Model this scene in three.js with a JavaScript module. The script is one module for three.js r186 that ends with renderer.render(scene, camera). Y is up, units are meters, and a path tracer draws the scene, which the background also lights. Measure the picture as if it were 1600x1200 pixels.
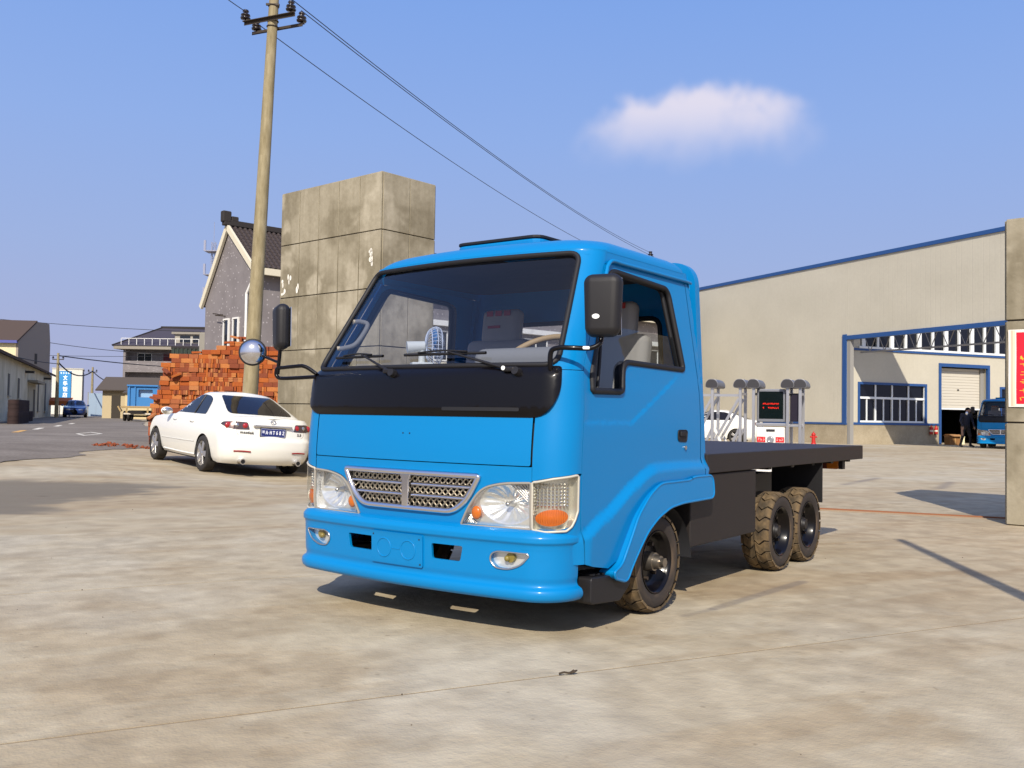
import * as THREE from 'three';
import { mergeGeometries, toCreasedNormals } from 'three/addons/utils/BufferGeometryUtils.js';
import { RoundedBoxGeometry } from 'three/addons/geometries/RoundedBoxGeometry.js';
import { TessellateModifier } from 'three/addons/modifiers/TessellateModifier.js';
import { MarchingCubes } from 'three/addons/objects/MarchingCubes.js';
import { FontLoader } from 'three/addons/loaders/FontLoader.js';
import { TextGeometry } from 'three/addons/geometries/TextGeometry.js';

// ---------------------------------------------------------------- camera, sky, sun, exposure
const scene = new THREE.Scene();
const camera = new THREE.PerspectiveCamera(44.13, 4 / 3, 0.05, 6000);
camera.position.set(0, 1.08, 0);
camera.rotation.set(0.03242, 0, 0.0157, 'YXZ');
scene.add(camera);

const renderer = new THREE.WebGLRenderer({ antialias: true });
renderer.toneMapping = THREE.LinearToneMapping;
renderer.toneMappingExposure = 1.25;
renderer.shadowMap.enabled = true;

const SUN = new THREE.Vector3(-0.10, 0.60, 0.79).normalize();
const sun = new THREE.DirectionalLight(new THREE.Color().setRGB(1.0, 0.915, 0.79), 4.3);
sun.position.copy(SUN).multiplyScalar(120);
sun.castShadow = true;
sun.shadow.mapSize.set(4096, 4096);
Object.assign(sun.shadow.camera, { left: -60, right: 40, top: 60, bottom: -40, near: 1, far: 320 });
scene.add(sun); scene.add(sun.target);

// small maths kit -------------------------------------------------
function rng(seed) { let a = seed >>> 0; return () => { a = (a + 0x6D2B79F5) | 0; let t = Math.imul(a ^ (a >>> 15), 1 | a); t = (t + Math.imul(t ^ (t >>> 7), 61 | t)) ^ t; return ((t ^ (t >>> 14)) >>> 0) / 4294967296; }; }
const clamp = (x, a = 0, b = 1) => Math.min(b, Math.max(a, x));
const mix = (a, b, t) => a + (b - a) * t;
const sst = (a, b, x) => { const t = clamp((x - a) / (b - a)); return t * t * (3 - 2 * t); };
const hash = (x, y, s) => { let h = Math.imul(x, 374761393) + Math.imul(y, 668265263) + Math.imul(s, 2147483647 ^ 0x27d4eb2f); h = Math.imul(h ^ (h >>> 13), 1274126177); return ((h ^ (h >>> 16)) >>> 0) / 4294967296; };
function vnoise(x, y, per, seed) {           // value noise that repeats every `per` cells
  const xi = Math.floor(x), yi = Math.floor(y), fx = x - xi, fy = y - yi;
  const w = t => t * t * t * (t * (t * 6 - 15) + 10), m = n => ((n % per) + per) % per;
  const a = hash(m(xi), m(yi), seed), b = hash(m(xi + 1), m(yi), seed), c = hash(m(xi), m(yi + 1), seed), d = hash(m(xi + 1), m(yi + 1), seed);
  return mix(mix(a, b, w(fx)), mix(c, d, w(fx)), w(fy));
}
function fbm(u, v, per, oct, seed) { let s = 0, a = 0.5, n = 0; for (let i = 0; i < oct; i++) { s += a * vnoise(u * per, v * per, per, seed + i); n += a; a *= 0.55; per *= 2; } return s / n; }
// piecewise smooth table lookup (monotone cubic)
function tab(pts) {
  return y => {
    if (y <= pts[0][0]) return pts[0][1];
    const n = pts.length; if (y >= pts[n - 1][0]) return pts[n - 1][1];
    let i = 0; while (y > pts[i + 1][0]) i++;
    const sl = k => (pts[k + 1][1] - pts[k][1]) / (pts[k + 1][0] - pts[k][0]);
    const tan = k => { if (k === 0) return sl(0); if (k === n - 1) return sl(n - 2); const a = sl(k - 1), b = sl(k); return a * b <= 0 ? 0 : 2 * a * b / (a + b); };
    const h = pts[i + 1][0] - pts[i][0], t = (y - pts[i][0]) / h, t2 = t * t, t3 = t2 * t;
    return (2 * t3 - 3 * t2 + 1) * pts[i][1] + (t3 - 2 * t2 + t) * h * tan(i) + (-2 * t3 + 3 * t2) * pts[i + 1][1] + (t3 - t2) * h * tan(i + 1);
  };
}
// the sky: clear air, paler to the horizon, one small cumulus, added sun glow
{
  const W = 2048, Hh = 1024, data = new Float32Array(W * Hh * 4);
  const lin = c => Math.pow((c / 255 + 0.055) / 1.055, 2.4);
  const stops = [[-1, [150, 150, 160]], [-0.02, [172, 176, 203]], [0.0, [174, 178, 207]], [0.07, [168, 178, 216]], [0.16, [158, 179, 225]], [0.28, [144, 175, 232]], [0.40, [128, 166, 232]], [0.65, [98, 140, 218]], [1, [80, 124, 205]]].map(([a, c]) => [a, c.map(v => lin(v) / 1.25)]);
  const cd = new THREE.Vector3(0.183, 0.300, -0.937).normalize();
  const cr = new THREE.Vector3(-cd.z, 0, cd.x).normalize(), cu = new THREE.Vector3().crossVectors(cr, cd).normalize();
  const dir = new THREE.Vector3(), white = [lin(232) / 1.25, lin(226) / 1.25, lin(240) / 1.25];
  for (let j = 0; j < Hh; j++) {
    const el = ((j + 0.5) / Hh - 0.5) * Math.PI, sy = Math.sin(el), cy = Math.cos(el);
    let k = 0; while (k < stops.length - 2 && sy > stops[k + 1][0]) k++;
    const t = clamp((sy - stops[k][0]) / (stops[k + 1][0] - stops[k][0]));
    for (let i = 0; i < W; i++) {
      const az = ((i + 0.5) / W - 0.5) * 2 * Math.PI;
      dir.set(Math.cos(az) * cy, sy, Math.sin(az) * cy);
      let c = [0, 1, 2].map(q => mix(stops[k][1][q], stops[k + 1][1][q], t));
      const au = Math.acos(clamp(dir.dot(SUN), -1, 1)), fillGlow = Math.exp(-au * au / 0.9) * sst(-0.05, 0.1, sy);   // broad warm glow added round the sun to raise the fill light
      c = c.map((v, q) => v * (1 - 0.3 * fillGlow) + fillGlow * [0.52, 0.48, 0.42][q]);
      const f = dir.dot(cd);
      if (f > 0.9) {
        const x = dir.dot(cr) / f * 1480 + 14, y = dir.dot(cu) / f * 1480 + 5;      // cloud-local units
        if (Math.abs(x) < 260 && Math.abs(y) < 130) {
          const n = fbm(x / 512 + 3, y / 512 + 3, 10, 5, 11), n2 = fbm(x / 512 + 3.4, y / 512 + 7, 16, 5, 23);
          const top = 52 - 0.0018 * (x - 22) * (x - 22) + (n - 0.5) * 46 + (n2 - 0.5) * 16;   // billowed top
          const d1 = sst(-12, 20, top - y) * sst(-74 + (n - 0.5) * 40, 30, y) * (0.86 + 0.14 * sst(0.30, 0.62, n2 + 0.12));
          const side = sst(200, 95, Math.abs(x - 8) + (n2 - 0.5) * 60);
          const a = clamp(d1 * side) * 0.9;
          c = c.map((v, q) => mix(v, white[q], a));
        }
      }
      const o = (j * W + i) * 4; data[o] = c[0]; data[o + 1] = c[1]; data[o + 2] = c[2]; data[o + 3] = 1;
    }
  }
  const t = new THREE.DataTexture(data, W, Hh, THREE.RGBAFormat, THREE.FloatType);
  t.mapping = THREE.EquirectangularReflectionMapping; t.magFilter = THREE.LinearFilter; t.minFilter = THREE.LinearFilter; t.needsUpdate = true;
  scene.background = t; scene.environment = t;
}

// ---------------------------------------------------------------- textures
function dtex(n, fn, srgb = true, rep = 1) {
  const d = new Uint8Array(n * n * 4);
  for (let j = 0; j < n; j++) for (let i = 0; i < n; i++) { const c = fn(i / n, j / n), o = (j * n + i) * 4; d[o] = clamp(c[0], 0, 255); d[o + 1] = clamp(c[1], 0, 255); d[o + 2] = clamp(c[2], 0, 255); d[o + 3] = 255; }
  const t = new THREE.DataTexture(d, n, n); t.wrapS = t.wrapT = THREE.RepeatWrapping; t.magFilter = THREE.LinearFilter; t.minFilter = THREE.LinearMipmapLinearFilter; t.generateMipmaps = true;
  if (srgb) t.colorSpace = THREE.SRGBColorSpace; t.repeat.set(rep, rep); t.needsUpdate = true; return t;
}
const rep = (t, x, y = x) => { const c = t.clone(); c.repeat.set(x, y); c.needsUpdate = true; return c; };
const grainTex = dtex(512, (u, v) => { const g = 90 + 130 * fbm(u, v, 48, 4, 5) + 40 * (vnoise(u * 256, v * 256, 256, 9) - 0.5); return [g, g, g]; }, false);
const mottle = (base, amp, per, seed, n = 512, tint = [1, 1, 1]) => dtex(n, (u, v) => { const k = (fbm(u, v, per, 6, seed) - 0.5) * 2 * amp + (vnoise(u * 128, v * 128, 128, seed + 40) - 0.5) * amp * 0.5; return base.map((b, i) => b + k * tint[i]); });
function canvasTex(w, h, draw) {
  const c = document.createElement('canvas'); c.width = w; c.height = h; draw(c.getContext('2d'), w, h);
  const t = new THREE.CanvasTexture(c); t.colorSpace = THREE.SRGBColorSpace; t.magFilter = THREE.LinearFilter; t.anisotropy = 8; return t;
}

// ---------------------------------------------------------------- materials
const hex = h => new THREE.Color(h);
const M = (color, rough = 0.7, o = {}) => new THREE.MeshStandardMaterial({ color: hex(color), roughness: rough, side: THREE.DoubleSide, ...o });
const PH = (color, rough, o = {}) => new THREE.MeshPhysicalMaterial({ color: hex(color), roughness: rough, side: THREE.DoubleSide, ...o });

// ---------------------------------------------------------------- building kit
const names = new Map();
function numbered(n) { const k = names.get(n) || 0; names.set(n, k + 1); return k ? `${n}_${String(k).padStart(3, '0')}` : n; }
function clean(g) { g = g.index ? g.toNonIndexed() : g; for (const k of Object.keys(g.attributes)) if (!['position', 'normal', 'uv'].includes(k)) g.deleteAttribute(k); if (!g.attributes.normal) g.computeVertexNormals(); if (!g.attributes.uv) g.setAttribute('uv', new THREE.BufferAttribute(new Float32Array(g.attributes.position.count * 2), 2)); g.morphAttributes = {}; g.groups = []; return g; }
const mg = list => list.length === 1 ? clean(list[0]) : mergeGeometries(list.map(clean));
function part(parent, name, geo, mat, label) {
  const m = new THREE.Mesh(Array.isArray(geo) ? mg(geo) : geo, mat); m.name = name; m.castShadow = m.receiveShadow = true; parent.add(m);
  if (label) m.userData.label = label; return m;
}
function thing(name, label, category, pos = [0, 0, 0], turn = 0, group) {
  const o = new THREE.Group(); o.name = numbered(name); o.position.set(...pos); o.rotation.y = turn; o.userData = { label, category }; if (group) o.userData.group = group; scene.add(o); return o;
}
function solo(name, label, category, geo, mat, group) { const m = part(scene, numbered(name), geo, mat, label); m.userData.category = category; if (group) m.userData.group = group; return m; }
function struct(name, geo, mat) { const m = part(scene, numbered(name), geo, mat); m.userData.kind = 'structure'; return m; }
function sub(parent, name, pos = [0, 0, 0]) { const g = new THREE.Group(); g.name = name; g.position.set(...pos); parent.add(g); return g; }
const TM = new THREE.Matrix4(), TE = new THREE.Euler(), TQ = new THREE.Quaternion();
function put(g, x = 0, y = 0, z = 0, rx = 0, ry = 0, rz = 0, s = 1) { TE.set(rx, ry, rz); TQ.setFromEuler(TE); TM.compose(new THREE.Vector3(x, y, z), TQ, Array.isArray(s) ? new THREE.Vector3(...s) : new THREE.Vector3(s, s, s)); return g.applyMatrix4(TM); }
const box = (w, h, d, x = 0, y = 0, z = 0, rx = 0, ry = 0, rz = 0) => put(new THREE.BoxGeometry(w, h, d), x, y, z, rx, ry, rz);
const rbox = (w, h, d, r, x = 0, y = 0, z = 0, rx = 0, ry = 0, rz = 0, seg = 2) => put(new RoundedBoxGeometry(w, h, d, seg, Math.min(r, w / 2.01, h / 2.01, d / 2.01)), x, y, z, rx, ry, rz);
const cyl = (r0, r1, h, x = 0, y = 0, z = 0, rx = 0, ry = 0, rz = 0, n = 20) => put(new THREE.CylinderGeometry(r0, r1, h, n), x, y, z, rx, ry, rz);
const span = (x0, x1, y0, y1, z0, z1) => box(x1 - x0, y1 - y0, z1 - z0, (x0 + x1) / 2, (y0 + y1) / 2, (z0 + z1) / 2);
const V = a => new THREE.Vector3(...a);
function tube(pts, r, closed = false, n = 0, rs = 8, tension = 0.5) { const c = new THREE.CatmullRomCurve3(pts.map(p => Array.isArray(p) ? V(p) : p), closed, 'catmullrom', tension); return new THREE.TubeGeometry(c, n || pts.length * 6, r, rs, closed); }
function bar(a, b, r, n = 8, r1 = r) { const A = V(a), B = V(b), d = B.clone().sub(A), L = d.length(); const g = new THREE.CylinderGeometry(r1, r, L, n); g.applyQuaternion(new THREE.Quaternion().setFromUnitVectors(new THREE.Vector3(0, 1, 0), d.normalize())); return g.translate((A.x + B.x) / 2, (A.y + B.y) / 2, (A.z + B.z) / 2); }
function beam(a, b, w, h) { const A = V(a), B = V(b), d = B.clone().sub(A), L = d.length(); const g = new THREE.BoxGeometry(w, h, L); const m = new THREE.Matrix4().lookAt(B, A, Math.abs(d.y / L) > 0.95 ? new THREE.Vector3(1, 0, 0) : new THREE.Vector3(0, 1, 0)); g.applyMatrix4(m); return g.translate((A.x + B.x) / 2, (A.y + B.y) / 2, (A.z + B.z) / 2); }
function shapeOf(pts, holes = []) { const s = new THREE.Shape(pts.map(p => new THREE.Vector2(p[0], p[1]))); for (const h of holes) s.holes.push(new THREE.Path(h.map(p => new THREE.Vector2(p[0], p[1])))); return s; }
function extr(pts, depth, holes = [], bevel = 0) { return new THREE.ExtrudeGeometry(shapeOf(pts, holes), { depth, bevelEnabled: bevel > 0, bevelSize: bevel, bevelThickness: bevel, bevelSegments: 2, curveSegments: 8 }); }
// round the corners of a polygon
function roundPoly(pts, r, n = 5) {
  const out = [], N = pts.length;
  for (let i = 0; i < N; i++) {
    const p = pts[i], a = pts[(i + N - 1) % N], b = pts[(i + 1) % N]; const rr = Array.isArray(r) ? r[i] : r;
    const da = Math.hypot(a[0] - p[0], a[1] - p[1]), db = Math.hypot(b[0] - p[0], b[1] - p[1]), k = Math.min(rr, da * 0.49, db * 0.49);
    if (k <= 0.0005) { out.push(p); continue; }
    const A = [p[0] + (a[0] - p[0]) * k / da, p[1] + (a[1] - p[1]) * k / da], B = [p[0] + (b[0] - p[0]) * k / db, p[1] + (b[1] - p[1]) * k / db];
    for (let q = 0; q <= n; q++) { const t = q / n; out.push([(1 - t) ** 2 * A[0] + 2 * t * (1 - t) * p[0] + t * t * B[0], (1 - t) ** 2 * A[1] + 2 * t * (1 - t) * p[1] + t * t * B[1]]); }
  }
  return out;
}
function dense(pts, step, closed = true) { const o = []; const N = pts.length; for (let i = 0; i < (closed ? N : N - 1); i++) { const a = pts[i], b = pts[(i + 1) % N], n = Math.max(1, Math.ceil(Math.hypot(b[0] - a[0], b[1] - a[1]) / step)); for (let k = 0; k < n; k++) o.push([mix(a[0], b[0], k / n), mix(a[1], b[1], k / n)]); } if (!closed) o.push(pts[N - 1]); return o; }
const ell = (cx, cy, rx, ry, n = 24, rot = 0) => Array.from({ length: n }, (_, i) => { const a = i / n * Math.PI * 2, x = Math.cos(a) * rx, y = Math.sin(a) * ry; return [cx + x * Math.cos(rot) - y * Math.sin(rot), cy + x * Math.sin(rot) + y * Math.cos(rot)]; });
// bend a flat outline onto a surface fn(u, v, off) -> [x, y, z]
function nrmOf(fn, u, v, off) { const e = 0.004, a = V(fn(u + e, v, off)).sub(V(fn(u - e, v, off))), b = V(fn(u, v + e, off)).sub(V(fn(u, v - e, off))); return a.cross(b).normalize(); }
function wrap(pts, holes, fn, off = 0, edge = 0.05) {
  let g = new THREE.ShapeGeometry(shapeOf(pts, holes)); g.deleteAttribute('uv'); g.deleteAttribute('normal');
  g = new TessellateModifier(edge, 12).modify(g.toNonIndexed());
  const p = g.attributes.position, n = new Float32Array(p.count * 3), uv = new Float32Array(p.count * 2);
  for (let i = 0; i < p.count; i++) { const u = p.getX(i), v = p.getY(i), q = fn(u, v, off), m = nrmOf(fn, u, v, off); p.setXYZ(i, q[0], q[1], q[2]); n.set([m.x, m.y, m.z], i * 3); uv.set([u, v], i * 2); }
  g.setAttribute('normal', new THREE.BufferAttribute(n, 3)); g.setAttribute('uv', new THREE.BufferAttribute(uv, 2)); return g;
}
function wall(pts, fn, o0, o1, closed = true) {      // a strip along an outline from depth o0 to o1: the edge of a panel
  const d = dense(pts, 0.04, closed), pos = [], N = d.length;
  for (let i = 0; i < (closed ? N : N - 1); i++) { const a = d[i], b = d[(i + 1) % N]; const A0 = fn(a[0], a[1], o0), A1 = fn(a[0], a[1], o1), B0 = fn(b[0], b[1], o0), B1 = fn(b[0], b[1], o1); pos.push(...A0, ...B0, ...B1, ...A0, ...B1, ...A1); }
  const g = new THREE.BufferGeometry(); g.setAttribute('position', new THREE.Float32BufferAttribute(pos, 3)); g.computeVertexNormals(); return toCreasedNormals(g, 0.6);
}
const rim = (pts, fn, r, off = 0, rs = 8, step = 0.03) => { const d = dense(pts, step); return tube(d.map(p => fn(p[0], p[1], off)), r, true, d.length * 2, rs); };
function gridGeo(nu, nv, f) {                          // indexed smooth grid
  const pos = [], uv = [], idx = []; for (let j = 0; j <= nv; j++) for (let i = 0; i <= nu; i++) { pos.push(...f(i / nu, j / nv)); uv.push(i / nu, j / nv); }
  for (let j = 0; j < nv; j++) for (let i = 0; i < nu; i++) { const a = j * (nu + 1) + i, b = a + 1, c = a + nu + 1, d = c + 1; idx.push(a, b, d, a, d, c); }
  const g = new THREE.BufferGeometry(); g.setAttribute('position', new THREE.Float32BufferAttribute(pos, 3)); g.setAttribute('uv', new THREE.Float32BufferAttribute(uv, 2)); g.setIndex(idx); g.computeVertexNormals(); return g;
}
// a body whose level section is a rounded loop: end A at +z (u = 0 in its middle), sides, end B at -z
function loopSurf(p) {
  const S = y => {
    const hw = p.hw(y), r = p.rA(y), c = p.cA(y), Xe = hw - r, ze = p.zA(y) - c * (Xe / hw) ** 2, f0 = Math.atan(2 * c * Xe / (hw * hw)), R = r / (1 - Math.sin(f0)), arc = R * (Math.PI / 2 - f0);
    const rb = p.rB(y), cb = p.cB(y), Xb = hw - rb, zb = p.zB(y) + cb * (Xb / hw) ** 2, fb = Math.atan(2 * cb * Xb / (hw * hw)), Rb = rb / (1 - Math.sin(fb)), arcb = Rb * (Math.PI / 2 - fb);
    const zs = ze - R * Math.cos(f0), zt = zb + Rb * Math.cos(fb);
    return { hw, c, Xe, ze, f0, R, arc, u2: Xe + arc, zs, zt, Xb, zb, fb, Rb, arcb, cb, u3: Xe + arc + (zs - zt), u4: Xe + arc + zs - zt + arcb, u5: Xe + arc + zs - zt + arcb + Xb, y };
  };
  const raw = (u, y) => {
    const q = S(y), s = u < 0 ? -1 : 1, a = Math.abs(u); let x, z;
    if (a <= q.Xe) { x = a; z = p.zA(y) - q.c * (a / q.hw) ** 2; }
    else if (a <= q.u2) { const f = q.f0 + (a - q.Xe) / q.R; x = q.Xe + q.R * (Math.sin(f) - Math.sin(q.f0)); z = q.zs + q.R * Math.cos(f); }
    else if (a <= q.u3) { x = q.hw; z = q.zs - (a - q.u2); }
    else if (a <= q.u4) { const f = Math.PI / 2 - (a - q.u3) / q.Rb; x = q.Xb + q.Rb * (Math.sin(f) - Math.sin(q.fb)); z = q.zt - q.Rb * Math.cos(f); }
    else { x = Math.max(0, q.Xb - (a - q.u4)); z = p.zB(y) + q.cb * (x / q.hw) ** 2; }
    if (p.bow) x *= 1 - p.bow * ((z - p.zm) / p.L) ** 2;
    if (p.extra) x += p.extra(z, y);
    return [s * x, y, z];
  };
  const fn = (u, y, off = 0) => { const q = raw(u, y); if (!off) return q; const n = nrmOf(raw, u, y); return [q[0] + n.x * off, q[1] + n.y * off, q[2] + n.z * off]; };
  return { S, fn, us: (z, y) => { const q = S(y); return q.u2 + (q.zs - z); }, u2: y => S(y).u2, uMax: y => S(y).u5 };
}
// ---------------------------------------------------------------- the setting
// height of the ground: level yard, a gentle rise to the road on the left
function G(x, z) {
  const b0 = -0.032 - 0.06 * (x + 4.742) + 0.007 * (z + 17.1);
  const b = Math.max(b0 < 0.2 ? b0 : 0.2 + 0.1 * (1 - Math.exp(-(b0 - 0.2) / 0.1)), -0.09);
  return b * sst(-12.5, -15.8, z) * sst(-0.5, -3.4, x);
}
// worn concrete: colour at a place in metres
function concrete(x, z) {
  const s = (x * 0.896 - z * 0.444), n = (x * 0.444 + z * 0.896), P = 4096;
  const N = (a, b, o, sd) => { let v = 0, w = 0.5, t = 0; for (let i = 0; i < o; i++) { v += w * vnoise(a + 900, b + 900, P, sd + i); t += w; w *= 0.55; a *= 2.03; b *= 2.03; } return v / t; };
  const streak = N(s * 0.16, n * 0.9, 5, 101), blot = N(x * 0.55, z * 0.55, 5, 151), fine = N(x * 7, z * 7, 3, 171), dust = N(s * 0.8 + blot * 1.5, n * 2.8 + streak * 2, 6, 191), big = N(x * 0.12, z * 0.12, 3, 211);
  let r = 167, g = 154, b = 128;
  const br = sst(0.47, 0.64, dust) * 0.55 + sst(0.50, 0.70, streak) * 0.4 + sst(0.53, 0.60, N(s * 1.6 + blot * 3, n * 4.2, 5, 251)) * 0.32;        // brown silt
  r = mix(r, 148, br * 0.6); g = mix(g, 129, br * 0.62); b = mix(b, 100, br * 0.65);
  const pl = sst(0.48, 0.76, blot) * 0.6;                                        // pale bare cement
  r = mix(r, 174, pl); g = mix(g, 166, pl); b = mix(b, 147, pl);
  const k = (fine - 0.5) * 36 + (big - 0.5) * 14; r += k; g += k; b += k * 0.9;
  // darker tarred patch at the left edge of the yard
  const e = N(x * 1.3, z * 1.3, 4, 231) - 0.5;
  const pt = sst(0, 0.5, -4.75 - x + e * 1.6 - (z + 11) * 0.12) * sst(-13.9 + e, -13.2 + e, z) * sst(-9.0 + e * 0.8, -9.6 + e * 0.8, z);
  r = mix(r, 104, pt * 0.85); g = mix(g, 96, pt * 0.85); b = mix(b, 82, pt * 0.85);
  // rubber marks
  for (const [ax, az, bx, bz, w, a] of [[5.55, -16.0, 6.9, -18.0, 0.10, 0.5], [6.9, -15.4, 7.9, -17.2, 0.10, 0.42], [1.15, -5.4, 1.95, -6.35, 0.05, 0.35], [0.95, -5.2, 1.15, -5.4, 0.04, 0.25], [-4.1, -7.2, -2.6, -4.6, 0.2, 0.10]]) {
    const dx = bx - ax, dz = bz - az, t = clamp(((x - ax) * dx + (z - az) * dz) / (dx * dx + dz * dz)), d = Math.hypot(x - ax - t * dx, z - az - t * dz) + (blot - 0.5) * w;
    const q = sst(w, w * 0.4, d) * a * sst(0.25, 0.55, fine * 0.6 + dust * 0.5); r = mix(r, 92, q); g = mix(g, 86, q); b = mix(b, 84, q);
  }
  // tiny chips and crumbs
  const c = vnoise(x * 22 + 500, z * 22 + 500, P, 301); if (c > 0.985) { r -= 22; g -= 22; b -= 20; }
  return [r, g, b];
}
const groundTex = dtex(1024, (u, v) => concrete(-50 + u * 100, -90 + v * 100)); groundTex.wrapS = groundTex.wrapT = THREE.ClampToEdgeWrapping;
const slabTex = dtex(2048, (u, v) => concrete(-10 + u * 20, -14 + v * 20));
const groundMat = M('#ffffff', 0.93, { map: groundTex, bumpMap: rep(grainTex, 60), bumpScale: 0.004 });
const slabMat = M('#ffffff', 0.92, { map: slabTex, bumpMap: rep(grainTex, 14), bumpScale: 0.006 });
{
  const ax = [], az = []; for (let i = -60; i <= 60; i++) ax.push(Math.sign(i) * (Math.abs(i) * 0.7 + 2600 * Math.pow(Math.abs(i) / 60, 9))); for (let i = -70; i <= 40; i++) az.push(i < 0 ? -(Math.abs(i) * 0.9 + 2600 * Math.pow(Math.abs(i) / 70, 9)) : i * 0.9 + 2600 * Math.pow(i / 40, 9));
  const g = gridGeo(ax.length - 1, az.length - 1, (a, b) => { const x = ax[Math.round(a * (ax.length - 1))], z = az[az.length - 1 - Math.round(b * (az.length - 1))]; return [x, G(x, z) - 0.006, z]; });
  const p = g.attributes.position, uv = g.attributes.uv; for (let i = 0; i < p.count; i++) uv.setXY(i, (p.getX(i) + 50) / 100, (p.getZ(i) + 90) / 100);
  const ground = struct('ground', g, groundMat);
  // cast slabs of the forecourt, with open joints
  const e1 = [0.896, -0.444], e2 = [0.444, 0.896], nrow = [2.2, -0.75, -3.47, -6.2, -9.0], srow = [-12.5, 8.6, 12.5];
  for (let i = 0; i < nrow.length - 1; i++) for (let j = 0; j < srow.length - 1; j++) {
    const gp = 0.007, n0 = nrow[i + 1] + gp, n1 = nrow[i] - gp, s0 = srow[j] + 0.002, s1 = srow[j + 1] - 0.002;
    const pts = [[s0, n0], [s1, n0], [s1, n1], [s0, n1]].map(([s, n]) => [s * e1[0] + n * e2[0], s * e1[1] + n * e2[1]]);
    const q = new THREE.ExtrudeGeometry(shapeOf(pts.map(([x, z]) => [x, -z])), { depth: 0.005, bevelEnabled: false }).rotateX(-Math.PI / 2).translate(0, -0.0055, 0);
    const pp = q.attributes.position, uu = q.attributes.uv; for (let k = 0; k < pp.count; k++) uu.setXY(k, (pp.getX(k) + 10) / 20, (pp.getZ(k) + 14) / 20);
    part(ground, 'slab', q, slabMat);
  }
  // silt packed into the joints
  for (const n of nrow.slice(1, -1)) { const a = [srow[0] * e1[0] + n * e2[0], srow[0] * e1[1] + n * e2[1]], b = [srow[2] * e1[0] + n * e2[0], srow[2] * e1[1] + n * e2[1]]; part(ground, 'joint_silt', beam([a[0], -0.0035, a[1]], [b[0], -0.0035, b[1]], 0.0135, 0.003), M('#85755d', 0.95)); }
}
// the road
const roadTex = dtex(512, (u, v) => { const k = (fbm(u, v, 6, 6, 401) - 0.5) * 40 + (vnoise(u * 200, v * 200, 200, 410) - 0.5) * 22; return [117 + k, 108 + k, 97 + k]; });
{
  const right = [[-8.4, 14], [-8.3, -12], [-8.3, -18], [-8.7, -22.5], [-11.2, -30], [-17.0, -45], [-23.0, -60], [-31.5, -78], [-43, -105], [-62, -150]], left = [[-20.5, 14], [-20.5, -12], [-20.5, -25], [-21.5, -35], [-23.6, -42], [-27.2, -50], [-32.0, -62], [-39.5, -82], [-50, -107], [-69, -150]];
  const at = (L, t) => { const k = t * (L.length - 1), i = Math.min(L.length - 2, Math.floor(k)); return [mix(L[i][0], L[i + 1][0], k - i), mix(L[i][1], L[i + 1][1], k - i)]; };
  const g = gridGeo(20, 700, (a, b) => { const p = at(right, b), q = at(left, b), e = a === 0 ? (fbm(b, 0.3, 14, 3, 55) - 0.5) * 1.2 + (fbm(b, 0.6, 90, 2, 57) - 0.5) * 0.2 : 0; const x = mix(p[0] + e, q[0], a), z = mix(p[1], q[1], a); return [x, G(x, z) + 0.002, z]; });
  const p = g.attributes.position, uv = g.attributes.uv; for (let i = 0; i < p.count; i++) uv.setXY(i, p.getX(i) / 7, p.getZ(i) / 7);
  g.setIndex(Array.from(g.index.array).reverse()); g.computeVertexNormals();
  const road = struct('road', g, M('#ffffff', 0.95, { map: roadTex, bumpMap: rep(grainTex, 3), bumpScale: 0.004 }));
  const mark = (pts, m, holes = []) => part(road, 'road_marking', (() => { const s = new THREE.ShapeGeometry(shapeOf(pts.map(([x, z]) => [x, -z]), holes.map(h => h.map(([x, z]) => [x, -z])))).rotateX(-Math.PI / 2); const q = s.attributes.position; for (let i = 0; i < q.count; i++) q.setY(i, G(q.getX(i), q.getZ(i)) + 0.007); return s; })(), m);
  const wp = M('#cfc9ba', 0.9), yp = M('#c79a55', 0.9);
  const dia = k => [[-13.30, -28.95], [-12.3, -27.3], [-12.75, -29.65], [-13.8, -31.2]].map(([x, z]) => [mix(-13.05, x, k), mix(-29.3, z, k)]);
  mark(dia(1.0), wp, [dia(0.72)]);
  for (const [x, z, m] of [[-15.8, -30.5, yp], [-17.2, -34.5, wp], [-19.3, -40.4, wp], [-21.6, -46.6, wp]]) { const d = [-0.376, -0.926], w = [0.926, -0.376]; mark([[1, 1], [1, -1], [-1, -1], [-1, 1]].map(([a, b]) => [x + d[0] * a * 1.5 + w[0] * b * 0.1, z + d[1] * a * 1.5 + w[1] * b * 0.1]), m); }
}

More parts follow.
